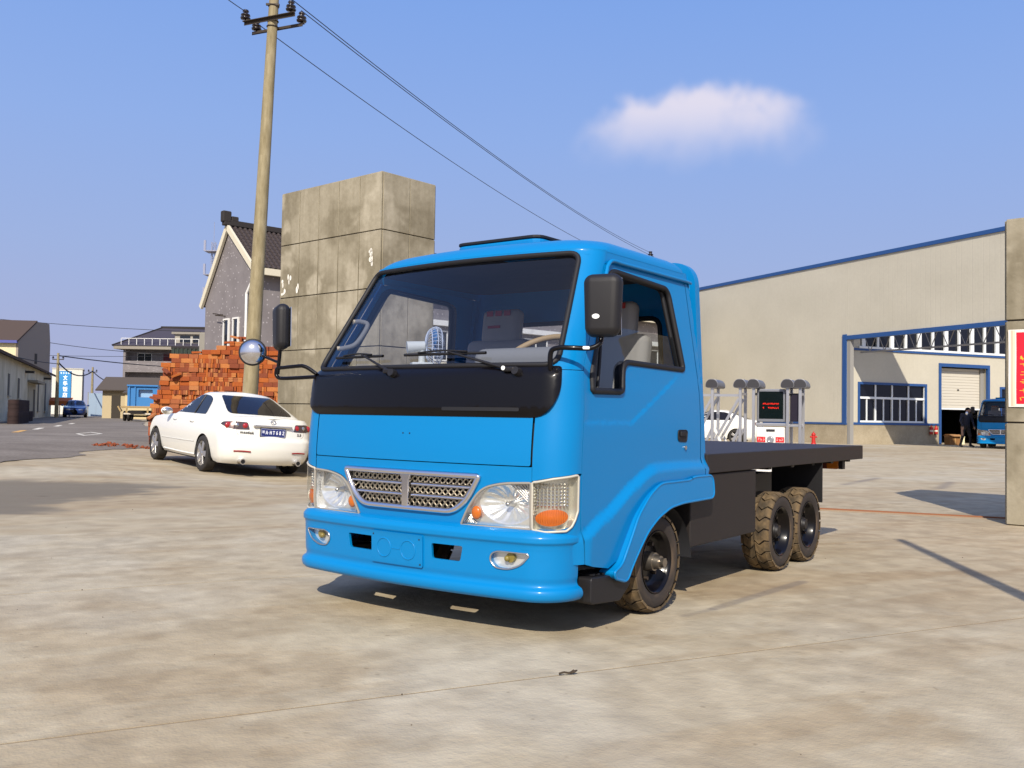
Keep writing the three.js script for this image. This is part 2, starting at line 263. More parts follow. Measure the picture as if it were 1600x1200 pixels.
// ---------------------------------------------------------------- concrete gate piers, scored into panels
const pierTex = dtex(1024, (u, v) => {
  const a = fbm(u, v, 4, 4, 501), b = fbm(u, v, 7, 4, 531), c = fbm(u, v, 60, 3, 561), run = fbm(u, v * 0.1, 40, 4, 571);
  let r = 149, g = 140, bl = 119; const d = sst(0.45, 0.68, a); r = mix(r, 122, d * 0.85); g = mix(g, 113, d * 0.85); bl = mix(bl, 92, d * 0.85);
  const l = sst(0.52, 0.70, b); r = mix(r, 172, l * 0.7); g = mix(g, 163, l * 0.7); bl = mix(bl, 142, l * 0.7);
  const k = (c - 0.5) * 16 + (run - 0.5) * 20; return [r + k, g + k, bl + k];
});
const pierMat = M('#ffffff', 0.9, { map: pierTex, bumpMap: rep(grainTex, 1), bumpScale: 0.006 }), jointMat = M('#4a4238', 0.95);
function pier(name, label, corner, ang, len, wid, h, cols, wcols, ph, seed) {
  // local: x runs along the long face (away from the near corner), z towards the front of that face
  const t = thing(name, label, 'gate pier', corner, ang), R = rng(seed);
  part(t, 'core', span(0.02, len - 0.02, -0.12, h - 0.02, -wid + 0.02, -0.02), jointMat);
  const gp = 0.0085, rows = []; for (let y = h; y > -0.1; y -= ph) rows.push([Math.max(y - ph, -0.12), y]);
  const slab = (w, hh, d, x, y, z) => { const g = rbox(w, hh, d, 0.006, x, y, z, 0, 0, 0, 1), p = g.attributes.position, n = g.attributes.normal, uv = g.attributes.uv; for (let i = 0; i < p.count; i++) { const s = Math.abs(n.getX(i)) > 0.6 ? p.getZ(i) + 7 : p.getX(i); uv.setXY(i, s / 4.2 + seed * 0.31, p.getY(i) / 4.2 + seed * 0.17); } return g; };
  for (const [y0, y1] of rows) {
    for (let c = 0; c < cols; c++) for (const z of [-0.015, -wid + 0.015]) { const o = (R() - 0.5) * 0.003; part(t, 'panel', slab(len / cols - 2 * gp, y1 - y0 - 2 * gp, 0.03, (c + 0.5) * len / cols, (y0 + y1) / 2, z + (z > -0.1 ? o : 0)), pierMat); }
    for (let c = 0; c < wcols; c++) for (const x of [0.0, len]) part(t, 'panel', slab(0.03, y1 - y0 - 2 * gp, (wid - 0.06) / wcols - 2 * gp + 0.004, x, (y0 + y1) / 2, -0.03 - (c + 0.5) * (wid - 0.06) / wcols), pierMat);
  }
  const tp = slab(len - 0.02, 0.03, wid - 0.02, len / 2, h - 0.01, -wid / 2); part(t, 'cap', tp, pierMat);
  return t;
}
// left pier: near corner (-2.38, -16.8); long face runs (-0.755, -0.656)
{
  const a = Math.atan2(-0.656, 0.755);        // local +x -> (0.755, 0.656), so the long face starts at its far left end
  const L = 3.0, c = [-2.38 - 0.755 * L, 0, -16.8 - 0.656 * L];
  const p = pier('gate_pier', 'tall stained concrete gate pier scored into panels, behind the blue cab', c, a, L, 1.35, 5.4, 5, 2, 1.044, 1);
  // splashes of white paint
  const R = rng(8), blots = []; for (const [x, y, n] of [[0.13, 3.52, 5], [0.32, 3.62, 3], [0.55, 3.50, 2], [2.78, 3.85, 9]]) for (let i = 0; i < n; i++) { const w = 0.015 + R() * 0.03, h = 0.02 + R() * 0.07; blots.push(new THREE.ShapeGeometry(shapeOf(ell(x + (R() - 0.5) * 0.12, y + (R() - 0.5) * 0.28, w, h, 9))).translate(0, 0, 0.0055)); }
  const sp = part(p, 'paint_splash', blots, M('#e4dfd2', 0.8)); sp.userData.kind = 'stuff';
}
{
  const a = Math.atan2(-0.686, 0.728), c = [5.234, 0, -10.044];
  const p = pier('gate_pier', 'concrete gate pier at the right edge carrying a red banner', c, a, 2.6, 1.08, 3.24, 2, 1, 1.08, 2);
  const ban = canvasTex(512, 640, (g, w, h) => {
    g.fillStyle = '#e9e2d6'; g.fillRect(0, 0, w, h); g.fillStyle = '#efc9a4'; g.fillRect(10, 6, 12, h - 12); g.fillStyle = '#e3b7a8'; g.fillRect(13, 6, 4, h - 12); g.fillStyle = '#efd9b0'; g.fillRect(24, 6, 4, h - 12);
    g.fillStyle = '#d3102c'; g.fillRect(34, 24, w - 68, h - 48);
    g.strokeStyle = '#f2b32a'; g.lineWidth = 5; g.lineCap = 'round';
    const R = rng(91); for (let col = 0; col < 5; col++) for (let k = 0; k < 6; k++) { const x = 50 + col * 84, y = 205 + k * 68; for (let i = 0; i < 5; i++) { g.beginPath(); const hx = R() > 0.5; const x0 = x + R() * 30, y0 = y + R() * 36; g.moveTo(x0, y0); g.lineTo(x0 + (hx ? 22 : 3), y0 + (hx ? 2 : 20)); g.stroke(); } }
  });
  // paper banner taped to the face, slightly bowed
  const bg = gridGeo(24, 10, (u, v) => [0.035 + u * 1.15, 1.245 + v * 0.815, 0.012 + 0.006 * Math.sin(u * 9 + v * 2) + 0.005 * Math.sin(v * 7) ]);
  const bn = solo('banner', 'red and white paper banner with yellow lettering on the right gate pier', 'banner', bg, M('#ffffff', 0.7, { map: ban }));
  bn.position.set(...c); bn.rotation.y = a;
}
// rail of the sliding gate, set in the concrete
{
  const a = [5.62, 0, -10.62], b = [-1.2, 0, -13.6];
  const g = beam([a[0], 0.008, a[2]], [b[0], 0.008, b[2]], 0.05, 0.022), g2 = beam([a[0] + 0.0, 0.002, a[2] + 0.09], [b[0], 0.002, b[2] + 0.09], 0.12, 0.004);
  const t = thing('gate_rail', 'rusty steel rail set in the concrete between the gate piers', 'rail');
  part(t, 'rail_bar', g, M('#8a5a3a', 0.8)); part(t, 'rail_plate', g2, M('#a08a6c', 0.9));
}

// ---------------------------------------------------------------- the factory
const cladTex = dtex(256, (u, v) => { const k = Math.abs(((u * 8) % 1) - 0.5) < 0.06 ? 60 : 190; return [k, k, k]; }, false);
const cladCol = mottle([190, 184, 166], 7, 5, 611, 512);
const clad = M('#ffffff', 0.6, { map: rep(cladCol, 0.12), bumpMap: rep(cladTex, 0.5), bumpScale: 0.006 }), trimBlue = M('#244c84', 0.5), skirtMat = M('#ffffff', 0.92, { map: rep(mottle([158, 146, 122], 26, 4, 641), 0.25) });
const alu = M('#dfe3e4', 0.4), darkGlass = PH('#10131c', 0.04, { specularIntensity: 0.7 }), steelGrey = M('#8f8d88', 0.55), slatMat = M('#c9c3b4', 0.5);
{
  const F = thing('factory_building', 'long cream metal-clad factory with blue trim behind the truck', 'factory', [15, 0, -42.4], 0.4115);
  const W2 = 24, zL = -16.8, H = 8.2;
  // front wall, plane x = 0
  const uvw = (g, ax) => { const p = g.attributes.position, u = g.attributes.uv; for (let i = 0; i < p.count; i++) u.setXY(i, ax === 'z' ? p.getZ(i) : p.getX(i), p.getY(i)); return g; };
  part(F, 'front_wall', uvw(span(0, 0.2, 0.93, H, zL, 0), 'z'), clad);
  part(F, 'front_skirt', uvw(span(-0.02, 0.22, -0.02, 0.87, zL - 0.02, -0.02), 'z'), skirtMat);
  part(F, 'skirt_trim', span(-0.045, 0.02, 0.87, 0.96, zL - 0.03, -0.26), trimBlue);
  part(F, 'fascia', uvw(span(0, 0.2, 4.78, H, 0.004, 17), 'z'), clad);
  part(F, 'roof_trim', span(-0.06, 0.26, H, H + 0.16, zL - 0.05, 17), trimBlue);
  part(F, 'opening_trim', [span(-0.05, 0.21, 0.87, 4.92, -0.25, -0.004), span(-0.05, 0.205, 4.68, 4.86, -0.004, 17)], trimBlue);
  part(F, 'corner_post', [span(0.0, 0.2, -0.02, 4.68, 0.02, 0.20)], steelGrey);
  // end wall, plane z = -0.35, with its openings
  const rect = (x0, x1, y0, y1) => [[x0, y0], [x1, y0], [x1, y1], [x0, y1]];
  const wallG = new THREE.ExtrudeGeometry(shapeOf([[0.2, 0.93], [6.05, 0.93], [6.05, 3.74], [9.25, 3.74], [9.25, 0.93], [W2, 0.93], [W2, 7.9], [0.2, 7.9]], [rect(1.05, 5.10, 1.0, 2.74), rect(10.15, 14.2, 1.0, 2.74), rect(1.1, 22, 4.45, 6.3)]), { depth: 0.2, bevelEnabled: false }).translate(0, 0, -0.55);
  part(F, 'end_wall', wallG, clad);
  part(F, 'end_skirt', [uvw(span(0.22, 6.05, -0.02, 0.93, -0.55, -0.33), 'x')], skirtMat); part(F, 'end_skirt', [uvw(span(9.25, W2, -0.02, 0.93, -0.55, -0.33), 'x')], skirtMat);
  part(F, 'skirt_trim', [span(0.22, 6.0, 0.88, 0.98, -0.36, -0.30)], trimBlue); part(F, 'skirt_trim', [span(9.3, W2, 0.88, 0.98, -0.36, -0.30)], trimBlue);
  part(F, 'back_wall', [span(W2, W2 + 0.2, -0.02, 7.9, zL, -0.35)], clad); part(F, 'far_wall', [span(0.2, W2, -0.02, H - 0.3, zL - 0.2, zL)], clad);
  part(F, 'roof', [span(0.2, W2 + 0.2, 7.9, 8.05, zL, -0.35)], steelGrey); part(F, 'floor', [span(0.2, W2, -0.02, 0.002, zL, -0.55)], skirtMat);
  // big window: blue surround, white bars, dark panes
  const window_ = (x0, x1, y0, y1, n) => {
    const w = sub(F, 'window');
    part(w, 'surround', [span(x0 - 0.09, x1 + 0.09, y1 - 0.02, y1 + 0.09, -0.40, -0.31), span(x0 - 0.09, x0 + 0.02, y0 - 0.06, y1 - 0.02, -0.40, -0.31), span(x1 - 0.02, x1 + 0.09, y0 - 0.06, y1 - 0.02, -0.40, -0.31)], trimBlue);
    const bars = [], tr = mix(y0, y1, 0.64), cw = (x1 - x0) / n; bars.push(span(x0, x1, y0, y0 + 0.07, -0.44, -0.38), span(x0, x1, tr - 0.05, tr + 0.05, -0.44, -0.37));
    for (let k = 0; k <= n; k++) bars.push(span(x0 + k * cw - 0.035, x0 + k * cw + 0.035, y0 + 0.002, y1, -0.445, -0.375));
    for (let k = 0; k < n; k++) { bars.push(span(x0 + (k + 0.5) * cw - 0.03, x0 + (k + 0.5) * cw + 0.03, y0 + 0.003, tr, -0.46, -0.40)); }
    for (const b of bars) part(w, 'bar', b, alu);
    for (let k = 0; k < n; k++) { part(w, 'pane', span(x0 + k * cw + 0.02, x0 + (k + 1) * cw - 0.02, tr, y1, -0.435, -0.43), darkGlass); part(w, 'pane', span(x0 + k * cw + 0.02, x0 + (k + 0.5) * cw, y0, tr, -0.445, -0.44), darkGlass); part(w, 'pane', span(x0 + (k + 0.5) * cw, x0 + (k + 1) * cw - 0.02, y0, tr, -0.455, -0.45), darkGlass); }
  };
  window_(1.05, 5.10, 1.0, 2.74, 4); window_(10.15, 14.2, 1.0, 2.74, 4);
  // clerestory strip
  const cs = sub(F, 'clerestory'); part(cs, 'sill', [span(1.0, 22.1, 4.36, 4.46, -0.40, -0.29)], alu); part(cs, 'sill_trim', [span(0.6, 22.1, 4.26, 4.36, -0.36, -0.30)], trimBlue); part(cs, 'head', [span(1.0, 22.1, 6.24, 6.34, -0.40, -0.30)], trimBlue);
  for (let k = 0; k <= 24; k++) { const x = 1.3 + k * 0.86, wd = k % 2 ? 0.06 : 0.11; part(cs, 'mullion', span(x - wd, x + wd, 4.46, 6.24, -0.42, -0.33), alu); if (k < 24) part(cs, 'pane', span(x + wd, x + 0.86 - (k % 2 ? 0.11 : 0.06), 4.46, 6.24, -0.44, -0.435), darkGlass); }
  // roller shutter half raised
  const dr = sub(F, 'roller_door'); part(dr, 'door_surround', [span(5.96, 6.10, -0.02, 3.70, -0.42, -0.30), span(9.20, 9.34, -0.02, 3.70, -0.42, -0.30), span(5.96, 9.34, 3.70, 3.86, -0.42, -0.30)], trimBlue);
  part(dr, 'jamb', [span(9.0, 9.24, -0.02, 3.70, -0.75, -0.56)], steelGrey);
  for (let k = 0; k < 14; k++) part(dr, 'slat', rbox(2.92, 0.135, 0.05, 0.02, 7.54, 1.80 + k * 0.138, -0.66 + 0.004 * (k % 2)), slatMat);
  part(dr, 'bottom_rail', span(6.08, 9.0, 1.66, 1.735, -0.70, -0.62), alu);
  part(dr, 'latch', rbox(0.12, 0.06, 0.03, 0.01, 7.55, 2.62, -0.62), M('#2a2a2a', 0.6));
  // lattice girder that carries the fascia
  const gd = sub(F, 'lattice_girder'); const yb = 4.12, yt = 4.98, xg = 0.62; part(gd, 'chord', beam([xg, yb, 0.2], [xg, yb, 17], 0.07, 0.07), steelGrey); part(gd, 'chord', beam([xg, yt, 0.2], [xg, yt, 17], 0.07, 0.07), steelGrey);
  for (let k = 0; k < 40; k++) { const z0 = 0.3 + k * 0.42; part(gd, 'lattice_bar', beam([xg + 0.03, k % 2 ? yb : yt, z0], [xg + 0.03, k % 2 ? yt : yb, z0 + 0.42], 0.025, 0.025), steelGrey); }
}
// the little things along the factory
const fpos = (x, z) => [15 + x * 0.9165 + z * 0.40, 0, -42.4 - x * 0.40 + z * 0.9165];
{
  const red = M('#b3231b', 0.45);
  const h = thing('fire_hydrant', 'small red fire hydrant in front of the factory wall', 'hydrant', [13.07, 0, -41]);
  part(h, 'barrel', [cyl(0.10, 0.13, 0.06, 0, 0.03, 0), cyl(0.075, 0.085, 0.36, 0, 0.24, 0), cyl(0.095, 0.095, 0.03, 0, 0.42, 0)], red); part(h, 'bonnet', [put(new THREE.SphereGeometry(0.085, 16, 8, 0, 6.3, 0, 1.6), 0, 0.43, 0), cyl(0.02, 0.025, 0.05, 0, 0.53, 0, 0, 0, 0, 6)], red); for (const s of [-1, 1]) part(h, 'nozzle', cyl(0.04, 0.04, 0.09, s * 0.10, 0.33, 0, 0, 0, Math.PI / 2), red);
  for (const [k, x] of [[0, 5.36], [1, 5.66]]) { const p = fpos(x, -0.22), e = thing('fire_extinguisher', k ? 'red fire extinguisher on the factory skirt, nearer the roller door' : 'red fire extinguisher on the factory skirt, nearer the big window', 'extinguisher', [p[0], 0.46, p[2]], 0.41, 'fire extinguishers on the factory wall'); part(e, 'cylinder', lathe0([[0, 0], [0.075, 0], [0.08, 0.03], [0.08, 0.30], [0.05, 0.36], [0.025, 0.38], [0.025, 0.42], [0, 0.42]]), red); part(e, 'valve', [rbox(0.09, 0.025, 0.03, 0.008, 0.01, 0.435, 0), rbox(0.10, 0.02, 0.03, 0.008, 0.02, 0.465, 0, 0, 0, 0.2)], M('#1c1c1c', 0.5)); part(e, 'hose', tube([[0.03, 0.42, 0], [0.10, 0.38, 0.01], [0.10, 0.25, 0.02], [0.085, 0.14, 0.03]], 0.010), M('#1c1c1c', 0.6)); part(e, 'band', cyl(0.082, 0.082, 0.08, 0, 0.17, 0), M('#d8cfc0', 0.6)); }
  const p = fpos(5.9, 0.5), cb = thing('cardboard_box', 'brown cardboard box on the ground beside the roller door', 'box', p, 0.2); part(cb, 'carton', rbox(0.55, 0.42, 0.42, 0.008, 0, 0.21, 0), M('#8a6238', 0.9)); part(cb, 'flap', [box(0.55, 0.008, 0.2, 0, 0.44, 0.24, 0.45), box(0.55, 0.008, 0.2, 0, 0.455, -0.22, -0.3)], M('#9a7145', 0.9)); part(cb, 'tape', box(0.06, 0.422, 0.424, 0, 0.211, 0), M('#b08a55', 0.6));
  const q = fpos(6.85, -0.05), wb = thing('cream_crate', 'pale cream carton on the ground under the roller door', 'box', q, 0.35); part(wb, 'carton', rbox(0.52, 0.34, 0.38, 0.01, 0, 0.17, 0), M('#e2dbb4', 0.8)); part(wb, 'lid', rbox(0.54, 0.05, 0.40, 0.01, 0, 0.36, 0), M('#d9d0a2', 0.8));
}
function lathe0(pts) { return new THREE.LatheGeometry(pts.map(p => new THREE.Vector2(...p)), 20); }
// ---------------------------------------------------------------- the blue flatbed truck
const font = await new FontLoader().loadAsync('fonts/droid/droid_sans_bold.typeface.json');
const paintTex = dtex(256, (u, v) => { const k = 120 + 60 * (fbm(u, v, 24, 4, 77) - 0.5); return [k, k, k]; }, false);
const blue = PH('#0076b3', 0.42, { clearcoat: 0.32, clearcoatRoughness: 0.14, specularIntensity: 0.3, bumpMap: rep(paintTex, 3), bumpScale: 0.0009 });
const rubber = M('#100f12', 0.62), blackGloss = PH('#09070a', 0.3, { clearcoat: 0.25, clearcoatRoughness: 0.12, specularIntensity: 0.35 }), blackPlastic = M('#131114', 0.55, { bumpMap: rep(grainTex, 6), bumpScale: 0.0006 });
const darkSteel = M('#1e1816', 0.62, { bumpMap: rep(grainTex, 2), bumpScale: 0.001 }), blackSteel = M('#161314', 0.55), innerDark = M('#1c1d22', 0.85);
const chrome = M('#dcdce0', 0.12, { metalness: 1 }), chromeSoft = M('#c9c7c4', 0.28, { metalness: 1 }), reflector = M('#f0f0f0', 0.3, { metalness: 0.55 });
const clear = PH('#ffffff', 0.02, { transmission: 1, thickness: 0, ior: 1.5 });
const lensMat = PH('#f4f5f3', 0.04, { transmission: 1, thickness: 0, ior: 1.45 });
const screenGlass = PH('#d2d8e4', 0.0, { transmission: 1, thickness: 0, ior: 1.52 });
const fluteTex = dtex(128, (u, v) => { const k = 128 + 110 * Math.sin(u * 6.2832 * 16) * (0.6 + 0.4 * Math.sin(v * 6.2832 * 5)); return [k, k, k]; }, false);
const amber = PH('#cc6204', 0.16, { clearcoat: 0.6, clearcoatRoughness: 0.1, bumpMap: rep(fluteTex, 5), bumpScale: 0.004 }), amberBulb = PH('#d06a08', 0.25, { clearcoat: 0.6 });
const trimGrey = M('#8a857c', 0.8), seatGrey = M('#a39d98', 0.9), dashGrey = M('#98948b', 0.75), tan = M('#c9a877', 0.6), white = M('#e9e8e0', 0.55), stickerW = M('#f2f5f2', 0.5), seatRed = M('#a83a3a', 0.9);
const treadTex = dtex(256, (u, v) => { const k = fbm(u, v, 10, 5, 31), d = fbm(u, v, 5, 4, 63); const t = clamp(0.25 + (d - 0.42) * 2.6); return [mix(54, 104, t) + 26 * (k - 0.5), mix(46, 86, t) + 24 * (k - 0.5), mix(34, 60, t) + 18 * (k - 0.5)]; });
const tread = M('#ffffff', 0.92, { map: treadTex }), sidewallTex = dtex(256, (u, v) => { const t = clamp((fbm(u, v, 6, 5, 71) - 0.4) * 2.4); return [mix(48, 92, t), mix(41, 76, t), mix(36, 58, t)]; }), sidewall = M('#ffffff', 0.85, { map: sidewallTex });

function lathe(pts, n = 64) { return new THREE.LatheGeometry(pts.map(p => new THREE.Vector2(p[0], p[1])), n); }
// a wheel with a chunky industrial tyre; outer face towards +x
function truckWheel(parent, x, z, hubbed) {
  const R = 0.28, w = 0.19, g = sub(parent, 'wheel', [x, R, z]); const flip = x < 0 ? -1 : 1;
  const turn = q => { q.rotateZ(-Math.PI / 2 * flip); return q; };
  const prof = [[0.155, -w / 2 + 0.03], [0.175, -w / 2 + 0.005], [0.21, -w / 2 - 0.004], [0.245, -w / 2 + 0.002], [0.258, -w / 2 + 0.018], [0.262, -w / 4], [0.263, 0], [0.262, w / 4], [0.258, w / 2 - 0.018], [0.245, w / 2 - 0.002], [0.21, w / 2 + 0.004], [0.178, w / 2 - 0.005], [0.172, w / 2 - 0.010], [0.155, w / 2 - 0.03]];
  part(g, 'tyre', turn(lathe(prof)), sidewall);
  // tread lugs: two staggered rows of bent blocks
  const N = 21, lugs = [], pitch = 2 * Math.PI / N;
  for (const side of [-1, 1]) for (let k = 0; k < N; k++) {
    const a0 = (k + (side > 0 ? 0 : 0.5)) * pitch, hwid = pitch * 0.415;
    const lead = [[0.005, 0.16], [0.034, -0.16], [0.070, 0.20], [0.092, 0.14], [0.0985, 0.12]];        // axial, bend (in pitches)
    const ring = [...lead.map(([ax, b]) => [ax * side, a0 + b * pitch + hwid]), ...lead.slice().reverse().map(([ax, b]) => [ax * side, a0 + b * pitch - hwid])];
    const top = ring.map(([ax, a]) => { const drop = Math.abs(ax) > 0.09 ? 0.016 : Math.abs(ax) > 0.06 ? 0.002 : 0; const r = R - drop; return [r * Math.cos(a), ax, r * Math.sin(a)]; });
    const bot = ring.map(([ax, a]) => { const r = 0.25; return [r * Math.cos(a), ax * 0.995, r * Math.sin(a)]; });
    const pos = [], uv = []; const L = lead.length, n = ring.length;
    const tri = (A, B, C, q) => { pos.push(...A, ...B, ...C); for (const e of q) uv.push(ring[e][1] * 0.6, ring[e][0] * 3 + 0.3 * side); };
    for (let i = 0; i < L - 1; i++) { const a = i, b = i + 1, c = n - 1 - i, d = n - 2 - i; tri(top[a], top[b], top[d], [a, b, d]); tri(top[a], top[d], top[c], [a, d, c]); }
    for (let i = 0; i < n; i++) { const j = (i + 1) % n; tri(top[i], bot[j], top[j], [i, j, j]); tri(top[i], bot[i], bot[j], [i, i, j]); }
    const q = new THREE.BufferGeometry(); q.setAttribute('position', new THREE.Float32BufferAttribute(pos, 3)); q.setAttribute('uv', new THREE.Float32BufferAttribute(uv, 2)); q.computeVertexNormals(); lugs.push(turn(q));
  }
  part(g, 'tread', lugs, tread);
  part(g, 'rim', [turn(lathe([[0.166, w / 2 - 0.012], [0.174, w / 2 - 0.004], [0.168, w / 2 - 0.002], [0.152, w / 2 - 0.02], [0.146, w / 2 - 0.055], [0.12, w / 2 - 0.075], [0.085, w / 2 - 0.062], [0.001, w / 2 - 0.062]])), turn(lathe([[0.155, -w / 2 + 0.03], [0.13, 0], [0.12, w / 2 - 0.075]]))], blackGloss);
  const nuts = []; for (let k = 0; k < 6; k++) { const a = k * Math.PI / 3 + 0.3; nuts.push(turn(cyl(0.011, 0.011, 0.022, 0.095 * Math.cos(a), w / 2 - 0.055, 0.095 * Math.sin(a), 0, 0, 0, 6))); }
  part(g, 'wheel_nuts', nuts, M('#4a4038', 0.5, { metalness: 0.6 }));
  if (hubbed) part(g, 'hub', [turn(cyl(0.05, 0.058, 0.05, 0, w / 2 - 0.04, 0)), turn(cyl(0.036, 0.044, 0.04, 0, w / 2 - 0.002, 0)), turn(cyl(0.028, 0.028, 0.03, 0, w / 2 + 0.028, 0, 0, 0, 0, 6))], M('#9a9287', 0.32, { metalness: 0.9 }));
  else part(g, 'hub', [turn(cyl(0.05, 0.062, 0.03, 0, w / 2 - 0.05, 0)), turn(cyl(0.034, 0.045, 0.02, 0, w / 2 - 0.03, 0))], blackSteel);
  return g;
}

// the cab's form
const bend = tab([[-0.6, 0.828], [-0.2, 0.836], [0.057, 0.833], [0.181, 0.806], [0.321, 0.747], [0.486, 0.664], [0.673, 0.581], [0.83, 0.52], [1.1, 0.5]]);
const CAB = loopSurf({
  hw: tab([[0.25, 0.885], [0.6, 0.90], [0.95, 0.902], [1.2, 0.893], [1.4, 0.866], [1.7, 0.82], [1.955, 0.782]]),
  zA: tab([[0.25, 1.0], [0.45, 1.02], [0.62, 1.035], [0.83, 1.035], [1.09, 1.018], [1.28, 0.995], [1.36, 0.955], [1.5, 0.873], [1.955, 0.605]]),
  cA: tab([[0.4, 0.085], [1.2, 0.09], [1.955, 0.10]]), rA: tab([[0.4, 0.135], [1.1, 0.135], [1.35, 0.12], [1.955, 0.12]]),
  zB: () => -0.60, cB: () => 0.0, rB: () => 0.02,
  extra: (z, y) => z > 0.86 ? 0 : 0.034 * sst(0, 0.06, bend(z) - y) * sst(0.86, 0.74, z)
});
const cf = CAB.fn;
const TRUCK = { pos: [0.0704, 0, -5.8076], turn: -36.3 * Math.PI / 180 };
const truck = thing('flatbed_truck', 'large bright blue flatbed truck with black mirrors parked in the foreground', 'truck', TRUCK.pos, TRUCK.turn);
truck.scale.x = 1.033;
{
  const U2 = CAB.u2, both = [-1, 1];
  const line = (f, y0, y1, n = 12) => Array.from({ length: n + 1 }, (_, i) => { const y = mix(y0, y1, i / n); return [f(y), y]; });
  const mir = pts => pts.map(([u, y]) => [-u, y]).reverse();
  // lamp and grille outlines on the front
  const headPts = roundPoly([[0.345, 0.524], [0.732, 0.530], [0.732, 0.752], [0.585, 0.744], [0.465, 0.715], [0.395, 0.62]], [0.012, 0.006, 0.006, 0.05, 0.06, 0.05]);
  const uo = y => U2(y) - 0.022 - 0.05 * sst(0.62, 0.52, y);
  const cornPts = [[0.739, 0.530], ...line(() => 0, 0, 0, 0).slice(1), [0.80, 0.522], [uo(0.53) - 0.02, 0.528], [uo(0.55), 0.548], ...line(uo, 0.58, 0.785, 5), [uo(0.79) - 0.012, 0.792], [0.84, 0.776], [0.739, 0.754]];
  const grillePts = roundPoly([[-0.305, 0.588], [0.305, 0.588], [0.385, 0.65], [0.452, 0.772], [-0.452, 0.772], [-0.385, 0.65]], [0.06, 0.06, 0.05, 0.012, 0.012, 0.05]);
  const inset = (pts, d) => { const cx = pts.reduce((s, p) => s + p[0], 0) / pts.length, cy = pts.reduce((s, p) => s + p[1], 0) / pts.length; return pts.map(([x, y]) => { const l = Math.hypot(x - cx, y - cy); return [x - (x - cx) / l * d, y - (y - cy) / l * d]; }); };
  // front panels
  part(truck, 'front_panel', wrap(roundPoly([[-0.727, 0.833], [0.727, 0.833], [0.727, 1.09], [-0.727, 1.09]], 0.012), [], cf, 0.004), blue);
  part(truck, 'grille_panel', [wrap([[-0.733, 0.50], [-0.30, 0.50], [0.30, 0.50], [0.733, 0.50], [0.733, 0.828], [-0.733, 0.828]], [dense(grillePts, 0.05), inset(dense(headPts, 0.05), -0.008).map(p => [Math.min(p[0], 0.7295), p[1]]), inset(dense(mir(headPts), 0.05), -0.008).map(p => [Math.max(p[0], -0.7295), p[1]])], cf), wall([[-0.733, 0.828], [0.733, 0.828]], cf, 0, -0.02, false)], blue);
  for (const s of both) {
    const c = dense([[0.735, 0.762], [0.84, 0.784], [uo(0.79) - 0.005, 0.80], ...line(y => U2(y) + 0.004, 0.80, 1.30, 14), [0.739, 1.300]], 0.06);
    part(truck, 'corner_panel', wrap(s > 0 ? c : mir(c), [], cf, 0.002), blue);
    const lower = [[0.735, 0.36], ...line(y => U2(y) + 0.004, 0.36, 0.79, 10), [uo(0.785) + 0.006, 0.785], ...line(y => uo(y) + 0.006, 0.77, 0.55, 6), [0.80, 0.515], [0.739, 0.522]];
    part(truck, 'corner_panel', wrap(s > 0 ? lower : mir(lower), [], cf, 0.0), blue);
  }
  part(truck, 'inner_shell', gridGeo(80, 14, (a, b) => { const y = mix(0.48, 1.31, b), m = U2(y) + 0.03; return cf(mix(-m, m, a), y, -0.03 - 0.09 * sst(0.84, 0.78, y)); }), innerDark);
  // black band below the windscreen
  const bandPts = roundPoly([[-0.79, 1.066], [0.79, 1.066], [0.855, 1.20], [0.84, 1.318], [-0.84, 1.318], [-0.855, 1.20]], [0.15, 0.15, 0.06, 0.02, 0.02, 0.06]);
  const cowl = part(truck, 'cowl_panel', [wrap(bandPts, [], (u, y, o) => cf(u, y, 0.006 + 0.016 * sst(0, 0.05, Math.min(y - 1.061, 1.32 - y, 0.87 - Math.abs(u)))), 0, 0.035), wall(bandPts, cf, 0.006, -0.01)], blackGloss);
  part(cowl, 'air_slot', [wrap(roundPoly([[0.22, 1.095], [0.66, 1.095], [0.66, 1.113], [0.22, 1.113]], 0.009), [], cf, 0.0235, 0.05)], rubber);
  // windscreen and its frame
  const wsPts = roundPoly([[-0.815, 1.325], [0.815, 1.325], [0.712, 1.934], [-0.712, 1.934]], [0.07, 0.07, 0.06, 0.06], 7);
  const frameOuter = [...line(y => -U2(y) - 0.004, 1.962, 1.304, 16), ...[-0.6, -0.3, 0, 0.3, 0.6].map(u => [u, 1.304]), ...line(y => U2(y) + 0.004, 1.304, 1.962, 16), ...[0.6, 0.3, 0, -0.3, -0.6].map(u => [u, 1.962])];
  part(truck, 'windscreen_frame', wrap(frameOuter, [dense(wsPts, 0.06)], cf, 0, 0.045), blue);
  const ws = part(truck, 'windscreen', wrap(inset(wsPts, 0.004), [], cf, -0.008, 0.08), screenGlass);
  part(ws, 'windscreen_seal', rim(wsPts, (u, y, o) => cf(u, y, o), 0.0145, 0.002, 8, 0.035), rubber);
  // doors
  const doorFront = y => U2(y) + 0.009;
  const lowerEdge = [[0.78, 0.352], [0.578, 0.318], [0.50, 0.345], [0.438, 0.413], [0.334, 0.558], [0.203, 0.654], [0.073, 0.712], [-0.281, 0.713], [-0.348, 0.728], [-0.50, 0.728]];
  const winPts = roundPoly([[0.705, 1.205], [0.40, 1.208], [0.365, 1.368], [-0.355, 1.358], [-0.285, 1.83], [0.375, 1.858]], [0.02, 0.03, 0.075, 0.03, 0.06, 0.07], 6);
  const toU = (pts, s) => { const q = pts.map(([z, y]) => [CAB.us(z, y), y]); return s > 0 ? q : q.map(([u, y]) => [-u, y]).reverse(); };
